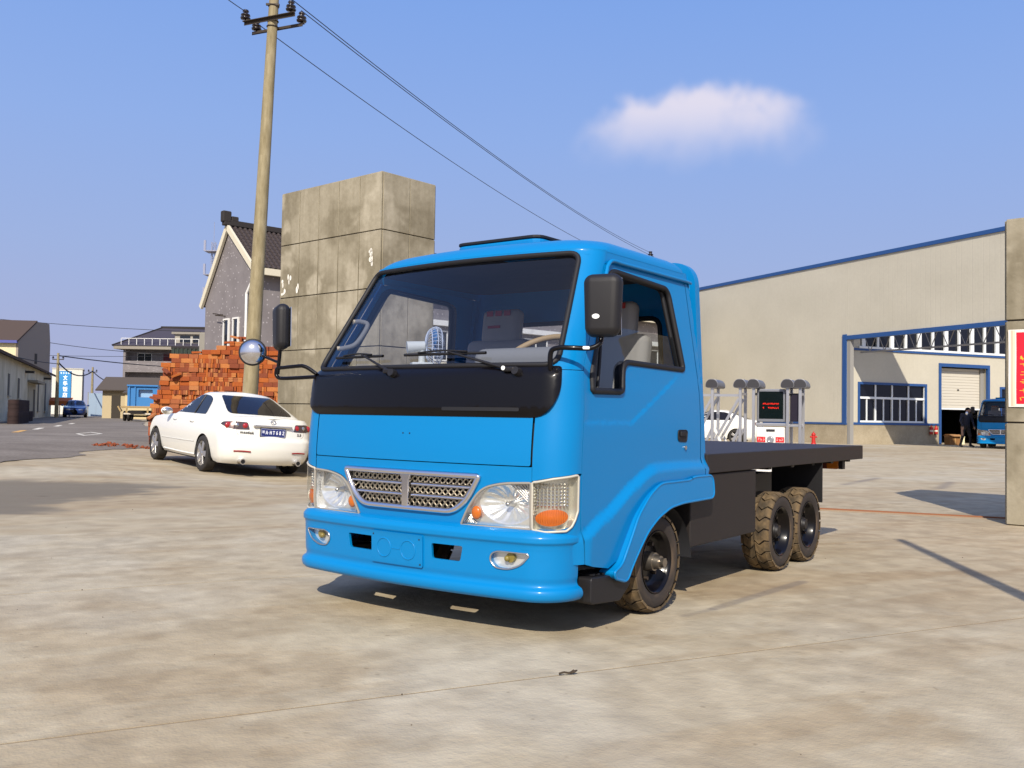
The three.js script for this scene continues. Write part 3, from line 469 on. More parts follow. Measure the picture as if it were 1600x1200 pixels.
  for (const s of both) {
    const zD = -0.525;
    const outline = [...line(doorFront, 1.885, 0.36, 24).map(p => p), ...dense(lowerEdge, 0.06, false).map(([z, y]) => [CAB.us(z, y), y]).slice(1), ...line(y => CAB.us(zD, y), 0.728, 1.885, 14), ...[-0.3, -0.1, 0.1, 0.25].map(z => [CAB.us(z, 1.895), 1.895])];
    let ow = outline, hole = dense(winPts, 0.05).map(([z, y]) => [CAB.us(z, y), y]);
    if (s < 0) { ow = mir(ow); hole = mir(hole); }
    // pressed crease in the door skin
    const cre = [[0.80, 1.10], [0.70, 1.055], [0.62, 1.047], [0.33, 1.047], [0.24, 1.075], [-0.30, 1.335]];
    const distL = (z, y) => { let m = 9; for (let i = 0; i < cre.length - 1; i++) { const [ax, ay] = cre[i], [bx, by] = cre[i + 1], t = clamp(((z - ax) * (bx - ax) + (y - ay) * (by - ay)) / ((bx - ax) ** 2 + (by - ay) ** 2)); m = Math.min(m, Math.hypot(z - ax - t * (bx - ax), y - ay - t * (by - ay))); } return m; };
    const above = (z, y) => { let yy = z > 0.62 ? 1.047 : z > 0.33 ? 1.047 : 1.06 + (0.28 - z) * 0.475; return sst(-0.012, 0.012, y - yy); };
    const dfn = (u, y, o) => { const q = cf(u, y, o), z = q[2]; const k = 0.0055 * above(z, y) * sst(0.84, 0.72, z) * sst(-0.3, -0.2, z + 0.001) * sst(1.36, 1.25, y); q[0] -= Math.sign(q[0]) * k; return q; };
    const door = part(truck, 'door', [wrap(ow, [hole], dfn, 0.001, 0.026), wall(outline.map(([u, y]) => [u * s, y]), cf, 0.001, -0.03)], blue);
    const winU = winPts.map(([z, y]) => [CAB.us(z, y) * s, y]);
    part(door, 'window_seal', [rim(winU, cf, 0.017, -0.002), wall(winU, cf, 0, -0.05)], rubber);
    if (s > 0) {
      const glassPts = [[0.695, 1.21], [0.405, 1.215], [0.37, 1.37], [-0.345, 1.36], [-0.31, 1.552], [0.335, 1.558], [0.60, 1.545]];
      part(door, 'window_glass', wrap(dense(glassPts, 0.08).map(([z, y]) => [CAB.us(z, y), y]).reverse(), [], cf, -0.02, 0.08), PH('#c4ccd2', 0.0, { transmission: 1, thickness: 0, ior: 1.52 }));
      part(door, 'reflection_bar', [tube([cf(CAB.us(0.635, 1.2), 1.2, -0.012), cf(CAB.us(0.565, 1.40), 1.40, -0.012), cf(CAB.us(0.50, 1.62), 1.62, -0.012)], 0.009)], rubber);  // thin dark bar built in place of a reflection in the glass
      // slide channel at the back of the open window
      part(door, 'window_channel', [tube([cf(CAB.us(-0.342, 1.36), 1.36, -0.03), cf(CAB.us(-0.30, 1.60), 1.60, -0.03), cf(CAB.us(-0.262, 1.82), 1.82, -0.03)], 0.013)], rubber);
    } else part(door, 'window_glass', wrap(mir(dense(winPts, 0.08).map(([z, y]) => [CAB.us(z, y), y]).reverse()).reverse(), [], cf, -0.02, 0.1), clear);
    // recessed handle and lock
    const hp = roundPoly([[-0.225, 0.945], [-0.335, 0.94], [-0.345, 1.005], [-0.225, 1.005]], 0.02).map(([z, y]) => [CAB.us(z, y) * s, y]);
    part(door, 'handle', [wrap(s > 0 ? hp.slice().reverse() : hp, [], cf, 0.003, 0.04), rim(hp, cf, 0.004, 0.003), rbox(0.014, 0.03, 0.07, 0.006, s * (CAB.S(0.985).hw + 0.008), 0.985, -0.28)], rubber);
    part(door, 'lock', put(cyl(0.012, 0.012, 0.012), s * (CAB.S(0.905).hw + 0.004), 0.905, -0.315, 0, 0, Math.PI / 2), chromeSoft);
    // post behind the door, closing strip
    part(truck, 'rear_pillar', wrap((s > 0 ? q => q : mir)([...line(y => CAB.us(-0.533, y), 1.90, 0.735, 16), ...line(y => CAB.us(-0.60, y), 0.735, 1.90, 16)]), [], cf, 0, 0.06), blue);
    part(truck, 'roof_rail', gridGeo(30, 3, (a, b) => { const y = mix(1.889, 1.962, b); return cf(s * mix(U2(y), CAB.us(-0.60, y), a), y, -0.002); }), blue);
    // wheel-arch flare
    const fl = [[-0.60, 0.735], [-0.348, 0.735], [-0.281, 0.72], [0.073, 0.718], [0.208, 0.66], [0.342, 0.562], [0.446, 0.415], [0.50, 0.33], [0.575, 0.300], [0.56, 0.268], [0.435, 0.235], [0.396, 0.306], [0.33, 0.388], [0.242, 0.474], [0.121, 0.539], [-0.028, 0.584], [-0.185, 0.598], [-0.60, 0.603]];
    const ff = (z, y, o) => { const cu = 0.016 * Math.sin(clamp((y - 0.2) / 0.55) * 3.14); return [s * (0.905 + 0.034 + 0.012 + cu + o), y, z]; };
    const fpts = roundPoly(fl, 0.05);
    part(truck, 'fender_flare', [wrap(s > 0 ? dense(fpts, 0.05).reverse().map(p => [-p[0], p[1]]).reverse() : dense(fpts, 0.05), [], s > 0 ? (u, y, o) => ff(-u, y, o) : ff, 0, 0.04), wall(fpts, (z, y, o) => [s * (0.905 + 0.046 + 0.016 * Math.sin(clamp((y - 0.2) / 0.55) * 3.14) + o), y, z], 0, -0.09), rim(fpts, ff, 0.008, -0.004)], blue);
    part(truck, 'wheel_well', [gridGeo(20, 4, (a, b) => { const th = mix(0.12, Math.PI - 0.05, a), r = 0.36; return [s * mix(0.50, 0.90, b), 0.24 + r * Math.sin(th) * 1.0, 0.42 * Math.cos(th)]; })], innerDark);
    // step
    part(truck, 'step', [extr(roundPoly([[0.36, 0.262], [0.36, 0.215], [0.46, 0.145], [0.735, 0.165], [0.735, 0.285]], 0.015), 0.16, [], 0.006).rotateY(-Math.PI / 2).translate(s > 0 ? 0.92 : -0.76, 0, 0), ...Array.from({ length: 7 }, (_, k) => box(0.13, 0.008, 0.02, s * 0.84, 0.281 + 0.003 * k * 0.8, 0.40 + k * 0.047))], blackPlastic);
  }
  // roof
  const RO = (ph) => { const s = Math.sin(ph), c = 1 - Math.cos(ph); return loopSurf({ hw: () => 0.782 - 0.16 * c - 0.01 * s, zA: () => 0.605 - 0.055 * s - 0.17 * c, cA: () => 0.10, rA: () => 0.14 + 0.05 * s, zB: () => -0.60 + 0.13 * c, cB: () => 0.03, rB: () => 0.05 + 0.05 * s }); };
  const roofRow = (ph, k, a) => { const L = RO(ph), m = L.uMax(1); const q = L.fn(mix(-m, m, a) * 0.99999, 1); const y = 1.955 + 0.095 * Math.sin(ph); return [q[0] * (1 - k), y + 0.03 * (1 - (1 - k) ** 2), mix(q[2], mix(q[2], -0.04, 0.25), k)]; };
  const roofGeo = () => gridGeo(160, 22, (a, b) => b < 0.5 ? roofRow(b * Math.PI, 0, a) : roofRow(Math.PI / 2, (b - 0.5) * 2, a));
  const roof = part(truck, 'roof', roofGeo(), blue);
  part(truck, 'headliner', put(roofGeo(), 0, 1.93 * 0.03 - 0.03, 0, 0, 0, 0, [0.97, 0.97, 0.97]), M('#3a3b42', 0.95));
  // drip rails
  for (const s of both) part(truck, 'drip_rail', tube([...line(y => U2(y) + 0.02, 1.80, 1.87, 4).map(([u, y]) => cf(u * s, y, 0.012)), ...[0.36, 0.25, 0.1, -0.1, -0.3, -0.5, -0.60].map(z => cf(CAB.us(z, 1.91) * s, 1.905, 0.014))], 0.011, false, 60, 8), blue);
  // roof hatch
  const hatch = part(roof, 'roof_hatch', [extr(roundPoly([[-0.29, -0.17], [0.29, -0.17], [0.29, 0.19], [-0.29, 0.19]], 0.06), 0.03, [], 0.012).rotateX(-Math.PI / 2).translate(0, 2.055, 0.12)], blue);
  part(hatch, 'hatch_lid', extr(roundPoly([[-0.30, -0.18], [0.30, -0.18], [0.30, 0.20], [-0.30, 0.20]], 0.07), 0.008, [], 0.005).rotateX(-Math.PI / 2).translate(0, 2.103, 0.12), rubber);
  // rear wall of the cab with its window
  const rwin = roundPoly([[-0.62, 1.34], [0.62, 1.34], [0.60, 1.70], [-0.60, 1.70]], 0.07);
  const rw = part(truck, 'rear_panel', new THREE.ShapeGeometry(shapeOf([...line(y => -CAB.S(y).hw, 1.97, 0.62, 10), ...line(y => CAB.S(y).hw, 0.62, 1.97, 10)], [rwin])).translate(0, 0, -0.585), blue);
  part(rw, 'rear_window_seal', tube(dense(rwin, 0.05).map(([x, y]) => [x, y, -0.585]), 0.016, true, 160), rubber);
  part(rw, 'rear_window_glass', new THREE.ShapeGeometry(shapeOf(rwin)).translate(0, 0, -0.58), clear);
  // floor, bulkhead and dashboard
  part(truck, 'cab_floor', [span(-0.86, 0.86, 0.60, 0.64, -0.58, 0.40), span(-0.50, 0.50, 0.56, 0.60, -0.58, 0.90), span(-0.80, 0.80, 0.60, 0.64, 0.40, 0.90)], innerDark);
  const dashP = [[0.955, 1.24], [0.93, 1.315], [0.80, 1.34], [0.62, 1.345], [0.52, 1.32], [0.48, 1.22], [0.50, 0.95], [0.62, 0.7], [0.9, 0.66]];
  const dash = part(truck, 'dashboard', extr(roundPoly(dashP, 0.03), 1.54).rotateY(-Math.PI / 2).translate(0.77, 0, 0).applyMatrix4(new THREE.Matrix4().makeScale(1, 1, 0.985)), dashGrey);
  part(dash, 'instrument_hood', [rbox(0.54, 0.13, 0.26, 0.06, 0.43, 1.375, 0.60, 0.08, 0, 0, 4)], dashGrey);
  const st = part(truck, 'steering_wheel', [put(new THREE.TorusGeometry(0.205, 0.017, 12, 48), 0, 0, 0), bar([-0.19, 0, 0], [0.19, 0, 0], 0.012), bar([0, 0, 0], [0, -0.19, 0], 0.012), cyl(0.05, 0.05, 0.03, 0, 0, 0, Math.PI / 2)].map(g => put(g, 0.37, 1.41, 0.38, -0.95, 0, 0)), tan);
  part(st, 'steering_column', bar([0.37, 1.41, 0.38], [0.37, 1.12, 0.62], 0.03), innerDark);
  for (const s of both) {
    const seat = sub(truck, 'seat'); const x = s * 0.42;
    part(seat, 'cushion', rbox(0.52, 0.14, 0.52, 0.05, x, 0.98, 0.0, 0, 0, 0, 4), seatGrey);
    part(seat, 'backrest', rbox(0.50, 0.52, 0.13, 0.055, x, 1.32, -0.30, -0.16, 0, 0, 4), seatGrey);
    part(seat, 'headrest', put(new RoundedBoxGeometry(0.30, 0.24, 0.10, 5, 0.045), x, 1.665, -0.355, -0.12), seatGrey);
    part(seat, 'cover_print', [[-0.07, 0.07, 0.05, 0.1], [0, 0.07, 0.05, 0.1], [0.07, 0.07, 0.05, 0.1], [-0.03, -0.02, 0.1, 0.05]].map(([dx, dy, w, h]) => rbox(w, h * 0.35, 0.004, 0.001, x + dx, 1.685 + dy, -0.300 - dy * 0.12, -0.12)), seatRed);
  }
  part(truck, 'grab_handle', tube([[-0.725, 1.62, 0.72], [-0.70, 1.625, 0.68], [-0.665, 1.60, 0.66], [-0.68, 1.49, 0.735], [-0.72, 1.46, 0.79], [-0.75, 1.455, 0.82]], 0.014, false, 40, 10), trimGrey);
  // wipers
  for (const [px, tip0, tip1, mid] of [[-0.13, -0.66, -0.26, -0.42], [0.63, -0.10, 0.42, 0.20]]) {
    const w = sub(truck, 'wiper'); const pv = cf(px, 1.285, 0.03), md = cf(mid, 1.385, 0.035);
    part(w, 'wiper_arm', [bar(pv, md, 0.009, 8, 0.005), put(new THREE.CylinderGeometry(0.02, 0.024, 0.03, 14), ...pv, Math.PI / 2 - 0.3), rbox(0.07, 0.025, 0.022, 0.008, mix(pv[0], md[0], 0.1), mix(pv[1], md[1], 0.1), mix(pv[2], md[2], 0.1) + 0.004)], blackPlastic);
    part(w, 'wiper_blade', [tube([tip0, mix(tip0, tip1, 0.5), tip1].map(u => cf(u, 1.382, 0.02)), 0.008), tube([mix(tip0, tip1, 0.2), mix(tip0, tip1, 0.5), mix(tip0, tip1, 0.8)].map((u, i) => cf(u, i === 1 ? 1.392 : 1.384, 0.034)), 0.005)], rubber);
    if (px > 0) part(w, 'sticker', put(new THREE.CylinderGeometry(0.011, 0.011, 0.003, 16), mix(pv[0], md[0], 0.15), mix(pv[1], md[1], 0.15), mix(pv[2], md[2], 0.15) + 0.021, Math.PI / 2), stickerW);
  }
  // headlamps, corner lamps
  for (const s of both) {
    const sp = p => s > 0 ? p : mir(p);
    const hl = sub(truck, 'headlamp'), A = sp(headPts);
    part(hl, 'housing', [wrap(A, [], (u, y, o) => { const dx = (Math.abs(u) - 0.585) / 0.145, dy = (y - 0.64) / 0.10, d = Math.hypot(dx, dy), a = Math.atan2(dy, dx); return cf(u, y, -0.034 - 0.055 * Math.max(0, 1 - d * d) + (d < 1 ? 0.003 * d * Math.cos(a * 14) * sst(1, 0.8, d) : 0)); }, 0, 0.011), wall(A, cf, -0.034, 0.0)], M('#f2f2f2', 0.2, { metalness: 0.7 }));
    const B = (u, y, o) => cf(s * u, y, o);
    const C0 = B(0.585, 0.640, -0.012);
    part(hl, 'bulb', [put(new THREE.SphereGeometry(0.013, 16, 10), C0[0], C0[1], C0[2] - 0.030), cyl(0.011, 0.016, 0.04, C0[0], C0[1], C0[2] - 0.056, Math.PI / 2)], chromeSoft);
    const mk = B(0.425, 0.588, -0.018);
    part(hl, 'marker_bulb', put(new THREE.SphereGeometry(0.031, 20, 14), ...mk, 0, 0, 0, [0.9, 1.1, 0.55]), amberBulb);
    const ribs = []; for (let k = 0; k < 6; k++) ribs.push(bar(B(0.61 + k * 0.018, 0.742, -0.03), B(0.700, 0.66 + k * 0.012, -0.03), 0.0035, 5)); for (let k = 0; k < 6; k++) ribs.push(bar(B(0.345 + k * 0.014, 0.532, -0.03), B(0.352, 0.538 + k * 0.013, -0.03), 0.003, 5));
    part(hl, 'ribs', ribs, chromeSoft);
    part(hl, 'lens', wrap(A, [], cf, 0.006, 0.05), lensMat);
    part(hl, 'bezel', rim(A, cf, 0.0065, 0.005), trimGrey);
    const cl = sub(truck, 'corner_lamp'), Cc = sp(cornPts);
    part(cl, 'housing', [wrap(Cc, [], cf, -0.035, 0.04), wall(Cc, cf, -0.035, 0.002)], M('#d8d4c8', 0.25, { metalness: 0.7 }));
    const el = ell(0.835, 0.588, 0.088, 0.040, 28, 0.10).map(([u, y]) => [u * s, y]);
    part(cl, 'amber_lens', [wrap(s > 0 ? el : el.slice().reverse(), [], (u, y, o) => cf(u, y, -0.012 + 0.008 * (1 - Math.hypot((Math.abs(u) - 0.835) / 0.088, (y - 0.588) / 0.04))), 0, 0.02), wall(el, cf, -0.012, -0.034)], amber);
    const fl = []; for (let i = 0; i < 9; i++) for (let j = 0; j < 7; j++) { const q = B(0.755 + i * 0.021, 0.645 + j * 0.0165, -0.022); fl.push(put(new THREE.OctahedronGeometry(0.0085), ...q)); } for (let j = 0; j < 9; j++) fl.push(bar(B(0.725, 0.60 + j * 0.016, -0.025), B(0.748, 0.60 + j * 0.016, -0.025), 0.004, 5));
    part(cl, 'facets', fl, chromeSoft);
    part(cl, 'lens', wrap(Cc, [], cf, 0.006, 0.05), lensMat);
    part(cl, 'bezel', rim(Cc, cf, 0.006, 0.004), M('#b9b4a6', 0.4));
  }
  // grille
  const gr = sub(truck, 'grille');
  part(gr, 'backing', wrap(grillePts, [], cf, -0.05, 0.08), M('#0d0c0c', 0.9));
  part(gr, 'frame', [rim(grillePts, cf, 0.016, 0.006, 8, 0.02), wall(inset(grillePts, 0.012), cf, 0.004, -0.04)], chrome);
  const inG = (u, y) => y > 0.598 && y < 0.765 && Math.abs(u) < (y > 0.65 ? mix(0.372, 0.438, (y - 0.65) / 0.12) : mix(0.30, 0.372, (y - 0.59) / 0.06));
  const mesh = []; for (const d of [-1, 1]) for (let k = -40; k < 40; k++) { let run = null; const c = k * 0.036; const seg = []; for (let t = 0; t <= 34; t++) { const y = 0.595 + t * 0.0051, u = c + d * (y - 0.68) * 0.95; const ok = inG(u, y); if (ok && !run) run = [u, y]; if ((!ok || t === 34) && run) { seg.push([run, [u, y]]); run = null; } } for (const [a, b] of seg) mesh.push(tube([cf(a[0], a[1], -0.022 + d * 0.002), cf((a[0] + b[0]) / 2, (a[1] + b[1]) / 2, -0.022 + d * 0.002), cf(b[0], b[1], -0.022 + d * 0.002)], 0.0042, false, 4, 5)); }
  part(gr, 'mesh', mesh, M('#b8ad98', 0.35, { metalness: 0.85 }));
  for (const y of [0.655, 0.713]) for (const s of both) { const w = mix(0.372, 0.44, (y - 0.65) / 0.12); part(gr, 'bar', gridGeo(16, 5, (a, b) => { const u = s * mix(0.03, w, a), th = mix(-1.5, 1.5, b); return cf(u, y + 0.0105 * Math.sin(th), -0.018 + 0.022 * Math.cos(th)); }), chrome); }
  part(gr, 'emblem', [extr([[-0.030, 0], [0.030, 0], [0.036, 0.022], [0.02, 0.03], [0.018, -0.155], [-0.018, -0.155], [-0.02, 0.03], [-0.036, 0.022]].map(([x, y]) => [x, y]).slice(0, 0).concat([[-0.017, -0.150], [0.017, -0.150], [0.02, -0.01], [0.036, 0.03], [-0.036, 0.03], [-0.02, -0.01]]), 0.018, [], 0.004).translate(0, 0.742, 1.03)], chrome);
  part(truck, 'front_panel_hole', [-0.035, 0.01].map(u => { const q = cf(u, 0.975, 0.004); return put(new THREE.CylinderGeometry(0.004, 0.004, 0.004, 8), ...q, Math.PI / 2); }), rubber);
  // bumper
  const BP = loopSurf({ hw: () => 0.905, zA: () => 1.09, cA: () => 0.085, rA: () => 0.19, zB: () => -2, cB: () => 0, rB: () => 0.1 });
  const bo = tab([[0.190, -0.018], [0.205, -0.004], [0.225, 0.0], [0.243, -0.004], [0.258, -0.022], [0.272, -0.026], [0.30, -0.021], [0.44, -0.016], [0.462, -0.012], [0.468, -0.004], [0.49, -0.004], [0.51, -0.016], [0.522, -0.034], [0.530, -0.06]]);
  const tuckIn = y => 0.0, uEnd = y => BP.us(0.80 - 0.02 * sst(0.3, 0.2, y), y);
  const bf = (u, y, o = 0) => BP.fn(u, y, bo(y) + o);
  const rows = []; for (let y = 0.190; y < 0.3; y += 0.006) rows.push(y); rows.push(0.30);
  const rows2 = []; for (let y = 0.435; y <= 0.5301; y += 0.005) rows2.push(y);
  const strip = rs => gridGeo(110, rs.length - 1, (a, b) => { const y = rs[Math.round(b * (rs.length - 1))], m = uEnd(y); return bf(mix(-m, m, a), y); });
  const bh = roundPoly([[0.205, 0.348], [0.375, 0.348], [0.39, 0.425], [0.20, 0.425]], 0.014);
  const fogP = roundPoly([[0.545, 0.372], [0.575, 0.338], [0.645, 0.335], [0.71, 0.36], [0.755, 0.408], [0.745, 0.418], [0.585, 0.42], [0.552, 0.405]], [0.02, 0.02, 0.03, 0.03, 0.008, 0.01, 0.02, 0.02]);
  const face = [...Array.from({ length: 25 }, (_, i) => [mix(-uEnd(0.3), uEnd(0.3), i / 24), 0.30]), ...Array.from({ length: 25 }, (_, i) => [mix(uEnd(0.435), -uEnd(0.435), i / 24), 0.435])];
  const um = uEnd(0.36);
  const bumper = part(truck, 'bumper', [strip(rows), strip(rows2), wrap(face, [bh, mir(bh), fogP, mir(fogP)], bf, 0, 0.04), wall(bh, bf, 0, -0.014), wall(mir(bh), bf, 0, -0.014), wall(fogP, bf, 0, -0.03), wall(mir(fogP), bf, 0, -0.03),
    gridGeo(90, 3, (a, b) => { const m = uEnd(0.53), q = bf(mix(-m, m, a), 0.53); const k = 0.07 * b / Math.hypot(q[0], q[2]); return [q[0] * (1 - k * 0.6), 0.53 + 0.002 * b, q[2] - 0.075 * b]; }),
    gridGeo(90, 2, (a, b) => { const m = uEnd(0.19), q = bf(mix(-m, m, a), 0.19); return [q[0] * (1 - 0.04 * b), 0.19 - 0.004 * b, q[2] - 0.05 * b]; })], blue);
  const plP = roundPoly([[-0.20, 0.292], [0.15, 0.292], [0.15, 0.458], [-0.20, 0.458]], 0.012);
  part(bumper, 'plate_boss', [wrap(plP, [], bf, 0.009, 0.05), wall(plP, bf, 0.009, -0.004), ...[-0.11, 0.055].map(u => tube(ell(u, 0.375, 0.048, 0.048, 28).map(p => bf(p[0], p[1], 0.0085)), 0.004, true, 60, 6)), tube([bf(-0.055, 0.375, 0.0085), bf(-0.03, 0.375, 0.0085), bf(0.0, 0.375, 0.0085)], 0.003), ...[[-0.19, 0.445], [0.13, 0.44], [0.13, 0.31]].map(([u, y]) => put(new THREE.SphereGeometry(0.004, 8, 6), ...bf(u, y, 0.0)))], blue);
  part(bumper, 'plate_screw', [[-0.185, 0.44], [0.13, 0.435], [0.135, 0.308]].map(([u, y]) => put(new THREE.SphereGeometry(0.0045, 8, 6), ...bf(u, y, 0.009))), rubber);
  for (const s of both) {
    const fo = sub(truck, 'fog_lamp'), F = s > 0 ? fogP : mir(fogP), Bf = (u, y, o) => bf(s * u, y, o);
    part(fo, 'housing', wrap(F, [], bf, -0.03, 0.04), reflector);
    part(fo, 'bulb', [put(new THREE.SphereGeometry(0.015, 14, 10), ...Bf(0.632, 0.385, -0.012)), put(new THREE.CylinderGeometry(0.024, 0.024, 0.02, 16), ...Bf(0.648, 0.39, -0.024), Math.PI / 2)], M('#8a7a3a', 0.3));
    part(fo, 'lens', wrap(F, [], bf, 0.003, 0.05), lensMat);
    part(fo, 'bezel', rim(F, bf, 0.004, 0.003), chromeSoft);
  }
  // mirrors
  const mirShape = (w, h, d) => { const g = new RoundedBoxGeometry(w, h, d, 6, 0.045); const p = g.attributes.position; for (let i = 0; i < p.count; i++) { const k = 1 - 0.10 * (p.getY(i) / h + 0.5) * 0 - 0.12 * sst(-0.1, -0.5, p.getY(i) / h); p.setX(i, p.getX(i) * k); p.setZ(i, p.getZ(i) * (p.getZ(i) > 0 ? k : 1)); } g.computeVertexNormals(); return toCreasedNormals(g, 1.0); };
  const m1 = sub(truck, 'mirror');
  const mc = [1.005, 1.612, 0.80];
  part(m1, 'mirror_shell', put(mirShape(0.185, 0.305, 0.10), mc[0], mc[1], mc[2], 0, 0.25, 0), blackPlastic);
  part(m1, 'mirror_glass', put(rbox(0.15, 0.28, 0.004, 0.001), mc[0] - 0.012, mc[1], mc[2] - 0.052, 0, 0.25, 0), chrome);
  part(m1, 'mirror_arm', tube([[0.795, 1.285, 0.90], [0.795, 1.31, 0.925], [0.80, 1.385, 0.93], [0.835, 1.405, 0.925], [0.90, 1.405, 0.90], [0.965, 1.405, 0.85], [0.995, 1.425, 0.82], [0.995, 1.45, 0.80], [0.995, 1.50, 0.80]], 0.0125, false, 80, 10), blackGloss);
  part(m1, 'sticker', [put(new THREE.CylinderGeometry(0.018, 0.018, 0.003, 20), mc[0] - 0.01, mc[1] - 0.055, mc[2] + 0.049, Math.PI / 2, 0, -0.3, [1.0, 1, 0.65]).translate(0, 0, 0.002), rbox(0.034, 0.016, 0.02, 0.006, 0.955, 1.405, 0.868, 0, 0.6, 0)], stickerW);
  part(m1, 'arm_foot', [rbox(0.07, 0.03, 0.05, 0.01, 0.80, 1.295, 0.90)], blackGloss);
  const m2 = sub(truck, 'mirror'); const m2c = [-1.05, 1.58, 0.985];
  part(m2, 'mirror_shell', put(mirShape(0.17, 0.275, 0.085), ...m2c, 0, -0.52, 0.05), blackPlastic);
  part(m2, 'mirror_glass', put(rbox(0.14, 0.235, 0.004, 0.001), m2c[0] + 0.022, m2c[1], m2c[2] - 0.038, 0, -0.52, 0.05), chrome);
  part(m2, 'mirror_arm', [tube([[-0.80, 1.30, 0.93], [-0.85, 1.335, 0.95], [-0.89, 1.348, 0.965], [-1.02, 1.340, 0.98], [-1.075, 1.335, 0.985], [-1.085, 1.30, 0.985], [-1.065, 1.278, 0.98], [-1.00, 1.275, 0.975], [-0.80, 1.284, 0.93]], 0.0115, false, 90, 10, 0.3), bar([-1.07, 1.30, 0.985], [-1.052, 1.46, 0.985], 0.011)], blackGloss);
  const rm = sub(truck, 'round_mirror');
  const rc = [-1.258, 1.435, 1.02];
  part(rm, 'mirror_back', put(new THREE.SphereGeometry(0.075, 32, 16, 0, Math.PI * 2, 0, Math.PI / 2).scale(1, 0.6, 1).rotateX(Math.PI / 2), ...rc, 0, 0.75, 0), chrome);
  part(rm, 'mirror_rim', put(new THREE.TorusGeometry(0.075, 0.008, 10, 40), ...rc, 0, 0.75, 0), rubber);
  part(rm, 'mirror_arm', tube([[-1.25, 1.43, 1.0], [-1.18, 1.405, 0.985], [-1.065, 1.37, 0.985]], 0.0085, false, 20, 8), blackGloss);
  // chassis
  for (const s of both) part(truck, 'chassis_rail', span(s > 0 ? 0.30 : -0.37, s > 0 ? 0.37 : -0.30, 0.46, 0.62, -3.7, 0.30), blackSteel);
  for (const q of [[-0.30, 0.30, 0.48, 0.60, -0.75, -0.65], [-0.30, 0.30, 0.48, 0.60, -2.2, -2.1], [-0.30, 0.30, 0.48, 0.60, -3.6, -3.5]]) part(truck, 'cross_member', span(...q), blackSteel);
  part(truck, 'engine_block', rbox(0.58, 0.28, 0.62, 0.03, 0, 0.44, -0.08), blackSteel);
  for (const s of both) part(truck, 'side_box', [rbox(0.30, 0.42, 1.0, 0.008, s * 0.74, 0.525, -0.93)], darkSteel);
  part(truck, 'axle', [bar([-0.8, 0.28, 0], [0.8, 0.28, 0], 0.045), bar([-0.8, 0.28, -1.89], [0.8, 0.28, -1.89], 0.055), bar([-0.8, 0.28, -2.46], [0.8, 0.28, -2.46], 0.055), put(new THREE.SphereGeometry(0.13, 16, 12), 0, 0.28, -1.89), put(new THREE.SphereGeometry(0.13, 16, 12), 0, 0.28, -2.46)], blackSteel);
  for (const s of both) part(truck, 'leaf_spring', [0, 1, 2].map(k => tube([[s * 0.45, 0.46 - k * 0.02, -1.65 + k * 0.1], [s * 0.45, 0.37 - k * 0.02, -2.17], [s * 0.45, 0.46 - k * 0.02, -2.70 - k * -0.1]], 0.018, false, 16, 6)), blackSteel);
  const bedG = sub(truck, 'flatbed');
  part(bedG, 'bed_plate', [box(1.80, 0.012, 3.20, 0, 0.852, -2.235)], M('#2f2b30', 0.6, { metalness: 0.2, bumpMap: rep(grainTex, 8), bumpScale: 0.003 }));
  for (const s of both) part(bedG, 'side_rail', rbox(0.05, 0.118, 3.22, 0.006, s * 0.878, 0.7995, -2.235), darkSteel);
  part(bedG, 'end_rail', rbox(1.70, 0.118, 0.05, 0.006, 0, 0.7985, -3.815), darkSteel);
  part(bedG, 'end_rail', rbox(1.70, 0.118, 0.05, 0.006, 0, 0.7985, -0.655), darkSteel);
  part(bedG, 'cross_bearer', Array.from({ length: 7 }, (_, k) => span(-0.85, 0.85, 0.72, 0.842, -0.9 - k * 0.46, -0.84 - k * 0.46)), blackSteel);
  for (const s of both) {
    part(truck, 'mud_flap', box(0.40, 0.34, 0.012, s * 0.69, 0.595, -2.80), rubber);
    const tl = sub(truck, 'tail_lamp'); part(tl, 'housing', rbox(0.30, 0.075, 0.06, 0.01, s * 0.62, 0.69, -3.60), M('#5a2a20', 0.5)); part(tl, 'lens', [rbox(0.18, 0.06, 0.02, 0.006, s * 0.58, 0.69, -3.625)], M('#a01c14', 0.3)); part(tl, 'indicator', [rbox(0.10, 0.07, 0.066, 0.006, s * 0.73, 0.69, -3.60)], M('#b86a1c', 0.35));
    part(tl, 'bracket', [box(0.03, 0.10, 0.07, s * 0.80, 0.705, -3.60), tube([[s * 0.60, 0.66, -3.565], [s * 0.60, 0.62, -3.56], [s * 0.62, 0.62, -3.56], [s * 0.62, 0.66, -3.565]], 0.005)], blackSteel);
    for (const [z, h] of [[0, true], [-1.89, false], [-2.46, false]]) truckWheel(truck, s * 0.805, z, h);
  }
  // hoop behind the cab
  const hp = Array.from({ length: 41 }, (_, i) => { const pts = roundPoly([[0.83, 0.86], [0.772, 2.06], [-0.772, 2.06], [-0.83, 0.86]], [0, 0.16, 0.16, 0], 10), t = i / 40 * (pts.length - 1), k = Math.min(pts.length - 2, Math.floor(t)); return [mix(pts[k][0], pts[k + 1][0], t - k), mix(pts[k][1], pts[k + 1][1], t - k)]; });
  const zh = -0.70;
  part(truck, 'rear_hoop', [gridGeo(40, 1, (a, b) => { const q = hp[Math.round(a * 40)]; return [q[0], q[1], zh - 0.06 * b]; }), gridGeo(40, 1, (a, b) => { const q = hp[Math.round(a * 40)]; return [q[0] * 0.955, q[1] - (q[1] > 1.85 ? 0.035 : 0), zh - 0.06 * b]; }), ...[0, 1].map(k => gridGeo(40, 1, (a, b) => { const q = hp[Math.round(a * 40)]; return [q[0] * mix(1, 0.955, b), q[1] - (q[1] > 1.85 ? 0.035 * b : 0), zh - 0.06 * k]; }))], blue);
}
